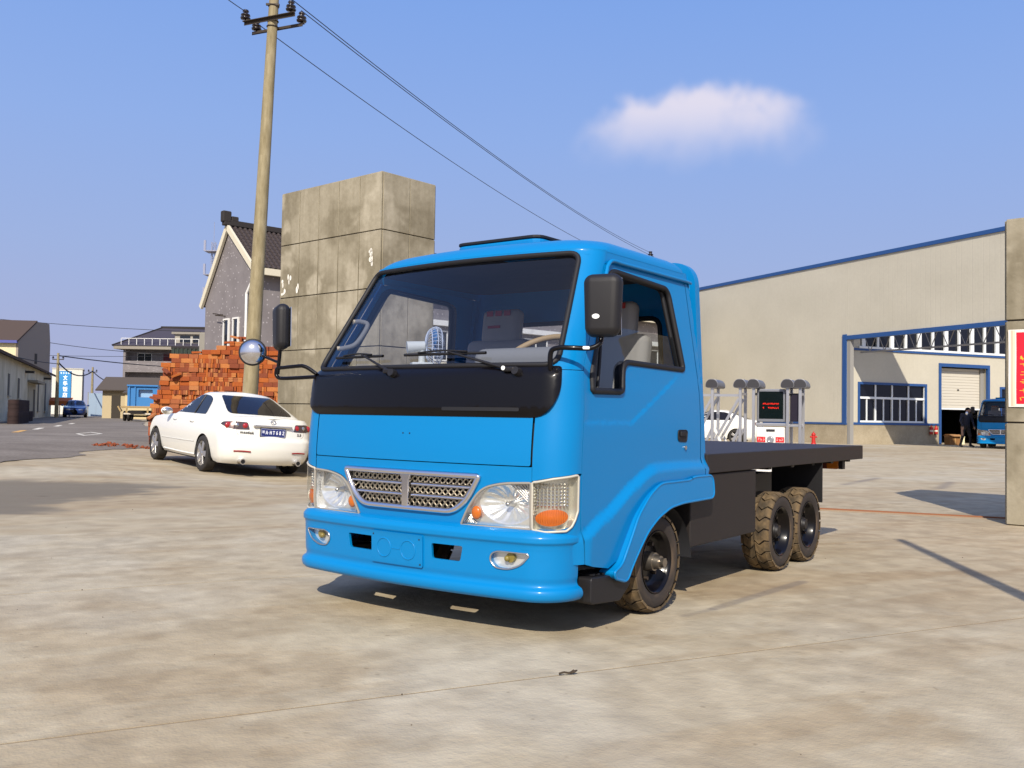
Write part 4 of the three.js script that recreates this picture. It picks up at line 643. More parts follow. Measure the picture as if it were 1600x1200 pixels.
// ---------------------------------------------------------------- sedan
const strokes = (g, list, x, y, s) => { for (const l of list) { g.beginPath(); l.forEach((v, i) => { if (i % 2 === 0) { const px = x + v * s / 10, py = y + l[i + 1] * s / 10; i ? g.lineTo(px, py) : g.moveTo(px, py); } }); g.stroke(); } };
const GLYPH = {
  wen: [[5, 0, 5.4, 1.5], [1, 2.5, 9, 2.5], [7.5, 2.5, 5, 6.5, 1.5, 10], [2.5, 3, 5, 6.5, 8.8, 10]],
  hua: [[3.5, 0, 1, 3.5], [2.2, 2.5, 2.2, 5], [5.5, 0.5, 5.5, 4.5, 9, 4.5], [8.5, 1, 4, 3.5], [1, 6.8, 9.5, 6.8], [5, 5, 5, 10]],
  fan: [[2.5, 0, 0.5, 3], [1.5, 2, 4.5, 2, 4, 3.5], [2, 3.5, 2, 9, 4.2, 7.5], [9.5, 0.5, 5.5, 1.5], [5.8, 1.5, 5.8, 5, 4.5, 10], [6, 4, 9.5, 4, 6, 10], [6.5, 5.5, 9.8, 10]],
  dian: [[5, 0, 5.5, 1.2], [1.5, 1.7, 9.8, 1.7], [1.8, 1.7, 1.8, 6, 0.5, 10], [6, 2.8, 6, 6], [6, 4.2, 9, 4.2], [3.2, 6, 9, 6, 9, 9.8, 3.2, 9.8, 3.2, 6]],
  zhe: [[0.5, 1, 1.8, 2], [0, 4, 1.5, 5], [0.3, 9.5, 2, 6.5], [2.8, 3, 5.2, 3], [4, 1, 4, 9.5, 3, 9], [2.8, 6.5, 5.3, 5.2], [9, 0.8, 6, 2], [6.2, 2, 6.2, 6, 5.3, 10], [6.2, 4.5, 9.8, 4.5], [8.2, 4.5, 8.2, 10]]
};
const plateTex = canvasTex(512, 164, (g, w, h) => {
  g.fillStyle = '#152668'; g.fillRect(0, 0, w, h); g.strokeStyle = '#e8eaf2'; g.lineWidth = 4; g.strokeRect(7, 7, w - 14, h - 14);
  g.lineWidth = 7; g.lineCap = 'round'; strokes(g, GLYPH.zhe, 24, 34, 60);
  g.fillStyle = '#f2f4fa'; g.font = 'bold 92px sans-serif'; g.textAlign = 'center'; g.textBaseline = 'middle';
  const put_ = (ch, x) => { g.save(); g.translate(x, 80); g.scale(0.86, 1.12); g.fillText(ch, 0, 0); g.restore(); };
  put_('A', 122); g.beginPath(); g.arc(164, 82, 7, 0, 7); g.fill(); 'HT682'.split('').forEach((c, i) => put_(c, 206 + i * 66));
});
const carWhite = PH('#e6e4da', 0.3, { clearcoat: 0.7, clearcoatRoughness: 0.08 }), carBlue = PH('#16336e', 0.3, { clearcoat: 0.7, clearcoatRoughness: 0.08 });
const tint = PH('#131218', 0.03, { specularIntensity: 0.75 }), carTyre = M('#2a2724', 0.85), alloy = M('#c9c6c0', 0.3, { metalness: 0.85 }), lampRed = PH('#9a1416', 0.12, { clearcoat: 1, clearcoatRoughness: 0.03 }), lampBack = M('#6a5a58', 0.25, { metalness: 0.8 });
const BODY = loopSurf({
  hw: tab([[0.18, 0.78], [0.3, 0.845], [0.5, 0.88], [0.68, 0.888], [0.85, 0.868], [0.95, 0.82], [1.02, 0.76]]),
  zA: tab([[0.18, 0.86], [0.26, 0.96], [0.36, 1.01], [0.5, 1.035], [0.62, 1.03], [0.68, 0.995], [0.75, 0.985], [0.93, 0.955], [1.0, 0.93], [1.03, 0.88]]),
  cA: () => 0.17, rA: () => 0.24, zB: tab([[0.2, -3.5], [0.4, -3.63], [0.6, -3.62], [0.75, -3.5], [0.9, -3.3]]), cB: () => 0.25, rB: () => 0.3, bow: 0.075, zm: -1.2, L: 2.3
});
const TOP = loopSurf({
  hw: tab([[0.88, 0.80], [0.95, 0.775], [1.05, 0.725], [1.2, 0.655], [1.36, 0.565], [1.40, 0.53]]),
  zA: tab([[0.88, 0.86], [0.98, 0.66], [1.08, 0.42], [1.22, 0.08], [1.36, -0.30], [1.40, -0.46]]), cA: () => 0.13, rA: () => 0.20,
  zB: tab([[0.88, -2.38], [0.98, -2.1], [1.36, -1.28], [1.40, -1.12]]), cB: () => 0.22, rB: () => 0.22
});
function buildSedan(label) {
  const c = thing('sedan_car', label, 'car'); const bf = BODY.fn, tf = TOP.fn, both = [-1, 1], mir = p => p.map(([u, y]) => [-u, y]).reverse();
  const shoulder = tab([[-3.6, 0.70], [-3.3, 0.78], [-2.4, 0.90], [-1.8, 0.945], [0, 0.965], [0.5, 0.985], [0.8, 1.0], [1.1, 1.0]]);
  // side outline with wheel arches
  const arch = (zc) => Array.from({ length: 17 }, (_, i) => { const a = Math.PI * (1.03 - 1.06 * i / 16); return [zc - 0.35 * Math.cos(a) * -1, 0.315 + 0.35 * Math.sin(a)]; });
  const sidePts = s => { const q = []; const us = (z, y) => BODY.us(z, y);
    for (let i = 0; i <= 12; i++) q.push([mix(0, BODY.u2(0.2), i / 12), 0.2]);
    const lowZ = [[0.5, 0.2], [0.36, 0.22]]; for (const [z, y] of lowZ) q.push([us(z, y), y]);
    for (let i = 0; i <= 16; i++) { const a = Math.PI * i / 16; q.push([us(0.345 * Math.cos(a), 0.315 + 0.35 * Math.sin(a)), 0.30 + 0.36 * Math.sin(a)]); }
    for (const z of [-0.40, -1.0, -1.6, -2.25]) q.push([us(z, 0.215), 0.215]);
    for (let i = 0; i <= 16; i++) { const a = Math.PI * i / 16; q.push([us(-2.675 + 0.345 * Math.cos(a), 0.315 + 0.35 * Math.sin(a)), 0.30 + 0.36 * Math.sin(a)]); }
    const m = y => BODY.uMax(y); q.push([us(-3.06, 0.22), 0.22]); for (let i = 1; i <= 8; i++) q.push([mix(us(-3.06, 0.22), m(0.22), i / 8), 0.22]);
    for (let i = 0; i <= 6; i++) q.push([mix(m(0.7), us(-3.15, 0.76), i / 6), mix(0.70, 0.79, i / 6)]);
    for (const z of [-2.8, -2.4, -2.0, -1.5, -1, -0.5, 0, 0.3, 0.5]) q.push([us(z, shoulder(z)), shoulder(z)]);
    for (let i = 0; i <= 10; i++) q.push([mix(us(0.58, 1.0), 0, i / 10), 1.0]); return q; };
  const SP = sidePts(1);
  const body = part(c, 'body', [wrap(SP, [], bf, 0, 0.09), wrap(mir(SP), [], bf, 0, 0.09)], carWhite);
  // bonnet and boot decks close the top
  const deck = (zs, hgt) => gridGeo(24, zs.length - 1, (a, b) => { const z = zs[Math.round(b * (zs.length - 1))], y = shoulder(z); let w = bf(BODY.us(Math.min(z, BODY.S(y).zs), y), y)[0]; if (z > BODY.S(y).zs) { const q = BODY.S(y); const dz = z - q.zs; const f = Math.acos(clamp(dz / q.R)); w = dz < q.R * Math.cos(q.f0) ? q.Xe + q.R * (Math.sin(f) - Math.sin(q.f0)) : q.hw * Math.sqrt(clamp((q.ze + q.c * (q.Xe / q.hw) ** 2 - z) / q.c)); w *= 1 - 0.075 * ((z + 1.2) / 2.3) ** 2; } if (z < -3.1) w *= 1 - 0.5 * ((-3.1 - z) / 0.5) ** 2; const t = a * 2 - 1; return [w * t, y + hgt * (1 - Math.abs(t) ** 2.6), z]; });
  const zb = []; for (let z = 0.955; z > 0.3; z -= 0.04) zb.push(z); const zh = []; for (let z = -1.9; z > -3.56; z -= 0.08) zh.push(z);
  part(c, 'boot_lid', deck(zb, 0.03), carWhite); part(c, 'bonnet', deck(zh, 0.05), carWhite);
  // greenhouse
  const gh = gridGeo(140, 26, (a, b) => { const y = b < 0.6 ? mix(0.88, 1.385, b / 0.6) : 1.385, m = TOP.uMax(y); const q = tf(mix(-m, m, a) * 0.99999, y); if (b < 0.6) return q; const k = (b - 0.6) / 0.4; return [q[0] * (1 - k), 1.385 + 0.045 * Math.sin(k * 1.5708) ** 0.8, mix(q[2], mix(q[2], -0.75, 0.35), k)]; });
  const cabin = part(c, 'cabin', gh, carWhite);
  part(c, 'rear_window', wrap(roundPoly([[-0.61, 1.045], [0.61, 1.045], [0.475, 1.352], [-0.475, 1.352]], [0.09, 0.09, 0.05, 0.05]), [], tf, 0.006, 0.08), tint);
  const wsU = y => TOP.uMax(y); const wsP = [[wsU(1.0) - 0.66, 0.99], [wsU(1.0), 0.99], [wsU(1.35), 1.35], [wsU(1.35) - 0.50, 1.35]];
  part(c, 'windscreen', [wrap(wsP, [], tf, 0.006, 0.08), wrap(mir(wsP), [], tf, 0.006, 0.08)], tint);
  const sg = roundPoly([[-0.24, 0.995], [-0.27, 1.25], [-0.48, 1.325], [-0.80, 1.345], [-1.10, 1.32], [-1.62, 1.12], [-1.93, 0.985]], [0.05, 0.08, 0.1, 0.1, 0.1, 0.1, 0.02]);
  for (const s of both) { const P = sg.map(([z, y]) => [TOP.us(z, y) * s, y]); part(c, 'side_window', wrap(s > 0 ? P : P.slice().reverse(), [], tf, 0.005, 0.08), tint); part(c, 'window_pillar', tube([[-0.82, 0.99], [-0.79, 1.17], [-0.78, 1.34]].map(([z, y]) => tf(TOP.us(z, y) * s, y, 0.006)), 0.016, false, 12, 6), M('#1a1b20', 0.4));
    part(c, 'sill_trim', tube([[-0.42, 0.27], [-1.2, 0.265], [-2.2, 0.27]].map(([z, y]) => bf(BODY.us(z, y) * s, y, 0.004)), 0.016, false, 20, 6), carWhite);
    part(c, 'side_moulding', tube([[-0.42, 0.50], [-1.2, 0.49], [-2.26, 0.48]].map(([z, y]) => bf(BODY.us(z, y) * s, y, 0.002)), 0.008, false, 20, 6), M('#cfcdc4', 0.5));
    for (const z of [-0.62, -1.55]) part(c, 'door_handle', tube([[z + 0.08, 0.84], [z, 0.848], [z - 0.08, 0.843]].map(([zz, y], i) => bf(BODY.us(zz, y) * s, y, i === 1 ? 0.025 : 0.004)), 0.011, false, 12, 6), M('#d8d5c8', 0.4));
    const mrr = sub(c, 'door_mirror'); part(mrr, 'shell', put(new THREE.SphereGeometry(0.1, 20, 14), s * 0.955, 0.985, -1.80, 0, 0, 0, [1.1, 0.75, 0.75]), carWhite); part(mrr, 'glass', put(new THREE.SphereGeometry(0.1, 20, 14), s * 0.957, 0.985, -1.765, 0, 0, 0, [0.98, 0.63, 0.5]), chromeSoft);
    // lamps
    const tl = sub(c, 'tail_lamp'); const lp = roundPoly([[0.425, 0.795], [0.62, 0.79], [0.80, 0.805], [0.955, 0.865], [0.90, 0.905], [0.72, 0.925], [0.46, 0.92]], [0.02, 0.03, 0.05, 0.02, 0.05, 0.05, 0.03]).map(([u, y]) => [u * s, y]);
    part(tl, 'housing', wrap(s > 0 ? lp : lp.slice().reverse(), [], bf, 0.004, 0.05), lampBack);
    for (const [u, y, r] of [[0.50, 0.857, 0.052], [0.80, 0.855, 0.06]]) part(tl, 'red_light', put(new THREE.SphereGeometry(r, 20, 12), ...bf(u * s, y, -0.012), 0, 0, 0, [1, 1, 0.6]), lampRed);
    part(tl, 'clear_light', put(new THREE.SphereGeometry(0.045, 16, 10), ...bf(0.64 * s, 0.86, -0.015), 0, 0, 0, [1, 1, 0.6]), chromeSoft);
    part(tl, 'divider', tube([bf(0.655 * s, 0.925, 0.008), bf(0.68 * s, 0.86, 0.008), bf(0.70 * s, 0.79, 0.008)], 0.006), M('#3a3030', 0.5));
    part(c, 'reflector', tube([[0.40, 0.425], [0.55, 0.43], [0.69, 0.425]].map(([u, y]) => bf(u * s, y, 0.004)), 0.013, false, 16, 6), M('#8c1a18', 0.3));
    const ex = sub(c, 'exhaust'); part(ex, 'pipe', cyl(0.05, 0.05, 0.22, s * 0.50, 0.255, 0.90, Math.PI / 2), chrome); part(ex, 'bore', cyl(0.036, 0.036, 0.01, s * 0.50, 0.255, 1.008, Math.PI / 2), M('#0c0b0b', 0.9));
    const hl = roundPoly([[0.12, 0.60], [0.5, 0.58], [0.5, 0.69], [0.14, 0.70]], 0.04).map(([u, y]) => [(BODY.uMax(y) - u - 0.2) * s, y]); part(c, 'headlamp', wrap(s < 0 ? hl : hl.slice().reverse(), [], bf, 0.006, 0.08), chromeSoft);
  }
  part(c, 'front_grille', [wrap(roundPoly([[-0.30, 0.42], [0.30, 0.42], [0.34, 0.62], [-0.34, 0.62]], 0.04).map(([u, y]) => [BODY.uMax(y) - 0.001 - Math.abs(u) * 0 - (u + 0.34) * 0.5, y]).reverse(), [], bf, 0.006, 0.1)], M('#15161a', 0.5));
  // plate, trim strip, badge, lettering
  const zp = bf(0, 0.765)[2] - 0.012;
  const plate = sub(c, 'number_plate'); part(plate, 'plate_frame', rbox(0.46, 0.16, 0.02, 0.004, 0.0, 0.762, zp + 0.012), M('#20222a', 0.5)); const pf = new THREE.PlaneGeometry(0.44, 0.14).translate(0, 0.764, zp + 0.0235); part(plate, 'plate_face', pf, M('#ffffff', 0.4, { map: plateTex }));
  part(c, 'boot_trim', rbox(0.70, 0.045, 0.05, 0.015, 0, 0.866, bf(0, 0.866)[2] + 0.004), M('#c2beb8', 0.22, { metalness: 0.7 }));
  part(c, 'badge', [put(new THREE.TorusGeometry(0.042, 0.005, 8, 32), 0, 0.945, bf(0, 0.945)[2] + 0.012, -0.18, 0, 0, [1.15, 0.85, 1]), tube([[-0.045, 0.95, 0], [-0.018, 0.955, 0], [0, 0.935, 0], [0.018, 0.955, 0], [0.045, 0.95, 0]].map(([x, y, z]) => [x, y, bf(0, 0.945)[2] + 0.014]), 0.005)], chrome);
  const txt = (s, x, y) => { const g = new TextGeometry(s, { font, size: 0.045, depth: 0.004, curveSegments: 3 }); const q = bf(x, y, 0.002), n = nrmOf(bf, x, y, 0); return put(g, q[0], q[1], q[2], 0, Math.atan2(n.x, n.z), 0); };
  part(c, 'lettering', [txt('mazda6', -0.60, 0.725)], M('#4a443c', 0.35, { metalness: 0.6 })).userData.kind = 'stuff'; part(c, 'lettering', [txt('2.3', 0.50, 0.725)], M('#4a443c', 0.35, { metalness: 0.6 })).userData.kind = 'stuff';
  // seams of the boot lid and doors
  const seam = M('#8f8b80', 0.8);
  part(c, 'boot_seam', tube([[-0.66, 0.80], [-0.60, 0.69], [-0.3, 0.682], [0, 0.68], [0.3, 0.682], [0.60, 0.69], [0.66, 0.80]].map(([u, y]) => bf(u, y, 0.0)), 0.003, false, 60, 5), seam);
  part(c, 'underbody', [span(-0.76, 0.76, 0.19, 0.55, -2.28, -0.40), span(-0.55, 0.55, 0.22, 0.7, -3.3, 0.80)], M('#121212', 0.9));
  for (const s of both) for (const z of [0, -2.675]) {
    const w = sub(c, 'wheel', [s * 0.775, 0.315, z]); const T = g => g.rotateZ(-Math.PI / 2 * s);
    part(w, 'tyre', T(lathe([[0.215, -0.09], [0.25, -0.1], [0.30, -0.092], [0.315, -0.06], [0.315, 0.06], [0.30, 0.092], [0.25, 0.1], [0.215, 0.09]], 48)), carTyre);
    const sp = []; for (let k = 0; k < 5; k++) { const a = k * Math.PI * 0.4; sp.push(put(extr(roundPoly([[-0.035, 0.04], [0.035, 0.04], [0.05, 0.215], [-0.05, 0.215]], 0.01), 0.02, [], 0.004).rotateX(Math.PI / 2).translate(0, 0.085, 0), 0, 0, 0, 0, a, 0)); }
    part(w, 'rim', [...[lathe([[0.225, 0.092], [0.232, 0.085], [0.215, 0.07], [0.205, 0.02], [0.20, -0.08]], 40), lathe([[0.0, 0.09], [0.045, 0.088], [0.05, 0.06]], 20), ...sp].map(T)], alloy);
    part(w, 'brake', T(cyl(0.15, 0.15, 0.02, 0, 0.03, 0)), M('#4a4644', 0.5, { metalness: 0.7 }));
    part(c, 'wheel_arch', gridGeo(18, 3, (a, b) => { const th = mix(-0.1, Math.PI + 0.1, a); return [s * mix(0.5, 0.865, b), 0.30 + 0.37 * Math.sin(th), z + 0.355 * Math.cos(th)]; }), M('#141313', 0.95));
  }
  return c;
}
const sedan = buildSedan('white saloon car seen from behind, parked beside the brick stack');
{
  const m = new THREE.Matrix4().set(0.794, 0.060, 0.605, -4.742, -0.052, 0.998, -0.031, -0.032, -0.606, -0.007, 0.795, -17.103, 0, 0, 0, 1);
  const p = new THREE.Vector3(), q = new THREE.Quaternion(), s = new THREE.Vector3(); m.decompose(p, q, s); sedan.position.copy(p); sedan.quaternion.copy(q);
}
function copyOf(o, label, pos, turn, group) { const c = o.clone(); c.name = numbered(o.name.replace(/_\d+$/, '')); c.userData = { label, category: o.userData.category }; if (group) c.userData.group = group; c.position.set(...pos); c.rotation.set(0, turn, 0); scene.add(c); return c; }
const car2 = copyOf(sedan, 'white car parked far off by the factory, behind the folding gate', [9.6, 0, -40.0], 1.2);
const car3 = copyOf(sedan, 'dark blue car facing us, far down the road', [-36.4, 0.3, -79.2], Math.PI + 0.40); car3.traverse(o => { if (o.material === carWhite) o.material = carBlue; });
// a second blue truck of the same make in the yard
const truck2 = copyOf(truck, 'small distant blue truck half hidden behind the right gate pier', [20.6, 0, -39.6], -0.62); truck2.scale.x = 1.0;

// ---------------------------------------------------------------- desk fan on the dashboard of the truck
{
  const th = TRUCK.turn, X = (x, z) => [TRUCK.pos[0] + Math.cos(th) * x * 1.033 + Math.sin(th) * z, 0, TRUCK.pos[2] - Math.sin(th) * x * 1.033 + Math.cos(th) * z], p = X(-0.17, 0.74);
  const f = thing('desk_fan', 'small white electric fan with a wire cage on the dashboard of the blue truck', 'fan', [p[0], 1.345, p[2]], 0.25);
  const fw = M('#e8e6d8', 0.45), wire = M('#e4e8ee', 0.4);
  part(f, 'foot', [rbox(0.12, 0.02, 0.09, 0.008, 0, 0.01, 0), cyl(0.016, 0.02, 0.08, 0, 0.05, 0)], fw);
  part(f, 'motor', [cyl(0.034, 0.028, 0.10, -0.035, 0.108, 0, 0, 0, Math.PI / 2 + 0.1, 18)], fw);
  const cage = []; for (let k = 0; k < 30; k++) { const a = k * Math.PI / 15; cage.push(tube([[0.02, 0.115, 0], [0.028, 0.115 + Math.sin(a) * 0.07, Math.cos(a) * 0.07], [0.06, 0.115 + Math.sin(a) * 0.105, Math.cos(a) * 0.105], [0.10, 0.115 + Math.sin(a) * 0.10, Math.cos(a) * 0.10], [0.125, 0.115 + Math.sin(a) * 0.03, Math.cos(a) * 0.03]], 0.0016, false, 14, 4)); } for (const [x, r] of [[0.045, 0.095], [0.075, 0.107], [0.1, 0.1]]) cage.push(put(new THREE.TorusGeometry(r, 0.0025, 5, 48), x, 0.115, 0, 0, Math.PI / 2, 0));
  const cg = part(f, 'cage', cage, wire); cg.userData.kind = 'stuff';
  part(f, 'blades', [0, 1, 2].map(k => put(new THREE.SphereGeometry(0.05, 14, 8).scale(0.08, 1, 0.6).translate(0, 0.05, 0), 0.07, 0.115, 0, k * 2.094, 0.4, 0)), PH('#5f8fc0', 0.3)).userData.kind = 'stuff';
}

// ---------------------------------------------------------------- folding gate
{
  const ang = Math.atan2(0.40, 0.9165), at = t => [5.5 - 1.787 * t, 0, -10.57 - 0.78 * t];   // along the rail
  const g0 = at(1.19), alum = M('#c4c4c6', 0.3, { metalness: 0.75 }), capM = M('#6f7076', 0.4, { metalness: 0.3 }), capD = M('#2c2b30', 0.6), pale = M('#d9d7d2', 0.45);
  // local: x along the rail to the right, z towards the forecourt
  const t = thing('folding_gate', 'silver folding gate with lit sign box, standing on its rail behind the truck bed', 'gate', g0, -0.41);
  const hoop = (x, w = 0.36) => { const h = sub(t, 'hoop', [x, 0, 0]); for (const z of [-w / 2, w / 2]) part(h, 'post', rbox(0.035, 1.43, 0.035, 0.005, 0, 0.75, z), alum); part(h, 'cap', [put(extr(roundPoly([[-0.075, 0], [0.075, 0], [0.075, 0.05], [0.04, 0.10], [-0.04, 0.10], [-0.075, 0.05]], 0.03), w + 0.10, [], 0.004), 0, 1.455, -w / 2 - 0.05)], capM); for (const z of [-w / 2 - 0.052, w / 2 + 0.052]) part(h, 'cap_end', put(extr(roundPoly([[-0.072, 0.003], [0.072, 0.003], [0.072, 0.05], [0.04, 0.097], [-0.04, 0.097], [-0.072, 0.05]], 0.03), 0.008), 0, 1.455, z - 0.004), capD); part(h, 'cross_rail', [box(0.03, 0.03, w, 0, 1.38, 0)], alum); part(h, 'cross_rail', [box(0.03, 0.03, w, 0, 0.42, 0)], alum); return h; };
  for (const x of [-0.56, -0.90, -1.23, -1.56, -1.89]) hoop(x);
  for (let k = 0; k < 4; k++) { const x0 = -0.58 - k * 0.33, x1 = x0 - 0.29; for (const z of [-0.16, 0.17]) { part(t, 'brace', beam([x0, 0.30, z], [x1, 0.95, z], 0.022, 0.03), pale); part(t, 'brace', beam([x0, 0.95, z - 0.03], [x1, 0.30, z - 0.03], 0.022, 0.03), alum); part(t, 'brace', beam([x0, 1.32, z], [x1, 0.80, z], 0.022, 0.03), alum); } part(t, 'link', box(0.31, 0.03, 0.03, (x0 + x1) / 2, 1.36, 0.165), alum); part(t, 'link', box(0.31, 0.03, 0.03, (x0 + x1) / 2, 0.66, 0.165), alum); }
  // the drive head: posts, display, white cabinet
  hoop(0.0); const hx = hoop(-0.40);
  const hd = sub(t, 'drive_head');
  part(hd, 'cabinet', rbox(0.335, 0.92, 0.34, 0.012, -0.20, 0.52, 0.0), pale);
  part(hd, 'display_case', rbox(0.335, 0.40, 0.22, 0.012, -0.20, 1.24, 0.03), M('#7f8186', 0.4, { metalness: 0.4 }));
  const led = canvasTex(256, 256, (g, w, h) => { g.fillStyle = '#0b1410'; g.fillRect(0, 0, w, h); g.fillStyle = '#ff2a18'; const R = rng(5); for (const y of [108, 146]) for (let i = 0; i < 9; i++) { if (y > 120 && (i === 1 || i === 2)) continue; for (let k = 0; k < 9; k++) g.fillRect(40 + i * 19 + Math.floor(R() * 4) * 4, y + Math.floor(R() * 4) * 4, 3.6, 3.6); } });
  const ledE = canvasTex(256, 256, (g, w, h) => { g.fillStyle = '#000000'; g.fillRect(0, 0, w, h); g.fillStyle = '#ff2a18'; const R = rng(5); for (const y of [108, 146]) for (let i = 0; i < 9; i++) { if (y > 120 && (i === 1 || i === 2)) continue; for (let k = 0; k < 9; k++) g.fillRect(40 + i * 19 + Math.floor(R() * 4) * 4, y + Math.floor(R() * 4) * 4, 3.6, 3.6); } });
  part(hd, 'display', new THREE.PlaneGeometry(0.285, 0.33).translate(-0.20, 1.245, 0.1425), M('#ffffff', 0.15, { map: led, emissive: hex('#ffffff'), emissiveMap: ledE, emissiveIntensity: 0.8 }));
  part(hd, 'shelf', rbox(0.36, 0.035, 0.27, 0.006, -0.20, 1.01, 0.03), alum);
  const redM = M('#c41f22', 0.5), lab = (s) => canvasTex(128, 64, (g, w, h) => { g.fillStyle = '#c81e22'; g.fillRect(0, 0, w, h); g.strokeStyle = '#f4e6e0'; g.lineWidth = 4; const R = rng(s); for (let i = 0; i < 3; i++) for (let k = 0; k < 5; k++) { const x = 14 + i * 36 + R() * 22, y = 14 + R() * 30; g.beginPath(); g.moveTo(x, y); g.lineTo(x + (k % 2 ? 12 : 0), y + (k % 2 ? 0 : 10)); g.stroke(); } });
  part(hd, 'label', new THREE.PlaneGeometry(0.10, 0.065).translate(-0.31, 0.83, 0.1725), M('#ffffff', 0.5, { map: lab(3) })); part(hd, 'label', new THREE.PlaneGeometry(0.10, 0.065).translate(-0.09, 0.83, 0.1725), M('#ffffff', 0.5, { map: lab(4) }));
  part(hd, 'emblem', [cyl(0.042, 0.042, 0.012, -0.20, 0.83, 0.175, Math.PI / 2), put(new THREE.TorusGeometry(0.028, 0.005, 6, 24), -0.20, 0.83, 0.182)], alum);
  part(hd, 'slot', rbox(0.10, 0.028, 0.008, 0.003, -0.20, 0.94, 0.172), M('#26262a', 0.5));
  part(hd, 'red_arc', put(new THREE.TorusGeometry(0.16, 0.018, 6, 24, 1.7), -0.13, 0.27, 0.1715, 0, 0, 2.3, [1, 1, 0.15]), redM);
  part(hd, 'end_cabinet', rbox(0.12, 0.50, 0.32, 0.01, 0.075, 0.30, 0), M('#b9bbb6', 0.5)); part(hd, 'end_glass', rbox(0.10, 0.34, 0.20, 0.008, 0.07, 1.22, 0.0), M('#2a2630', 0.2)); part(hd, 'end_shelf', rbox(0.13, 0.03, 0.30, 0.005, 0.075, 1.00, 0), alum);
  hoop(0.14, 0.30);
  for (const x of [-0.40, 0.0, -0.90, -1.56]) part(t, 'caster', put(new THREE.TorusGeometry(0.03, 0.014, 8, 16), x, 0.045, 0.0), M('#222222', 0.7));
}
// a tall post out of view on the right, whose shadow lies across the yard
{
  const p = thing('lamp_post', 'plain grey post standing to the right of the view', 'post', [2.80, 0, -2.73]);
  part(p, 'shaft', [cyl(0.045, 0.085, 4.5, 0, 2.25, 0)], M('#8c8a84', 0.6)); part(p, 'base', rbox(0.3, 0.06, 0.3, 0.01, 0, 0.03, 0), M('#8c8a84', 0.6));
}
// ---------------------------------------------------------------- utility poles and lines
const poleTex = dtex(512, (u, v) => { const a = fbm(u, v, 6, 5, 701), b = fbm(u * 1, v * 0.3, 24, 4, 721); const k = (a - 0.5) * 46 + (b - 0.5) * 30; return [140 + k, 128 + k, 98 + k]; });
const poleMat = M('#ffffff', 0.9, { map: rep(poleTex, 1, 5), bumpMap: rep(grainTex, 2, 12), bumpScale: 0.003 }), armMat = M('#3a3026', 0.7), porcelain = PH('#1d1417', 0.25, { clearcoat: 0.6 });
const insulator = (p, x, y, z, s = 1) => { const g = sub(p, 'insulator', [x, y, z]); part(g, 'pin', cyl(0.012 * s, 0.012 * s, 0.12 * s, 0, 0.04 * s, 0), armMat); part(g, 'bell', new THREE.LatheGeometry([[0.02, 0.05], [0.10, 0.06], [0.115, 0.09], [0.09, 0.115], [0.06, 0.12], [0.105, 0.14], [0.10, 0.17], [0.055, 0.19], [0.05, 0.215], [0.075, 0.235], [0.06, 0.27], [0.0, 0.28]].map(([a, b]) => new THREE.Vector2(a * s, b * s)), 20), porcelain); return g; };
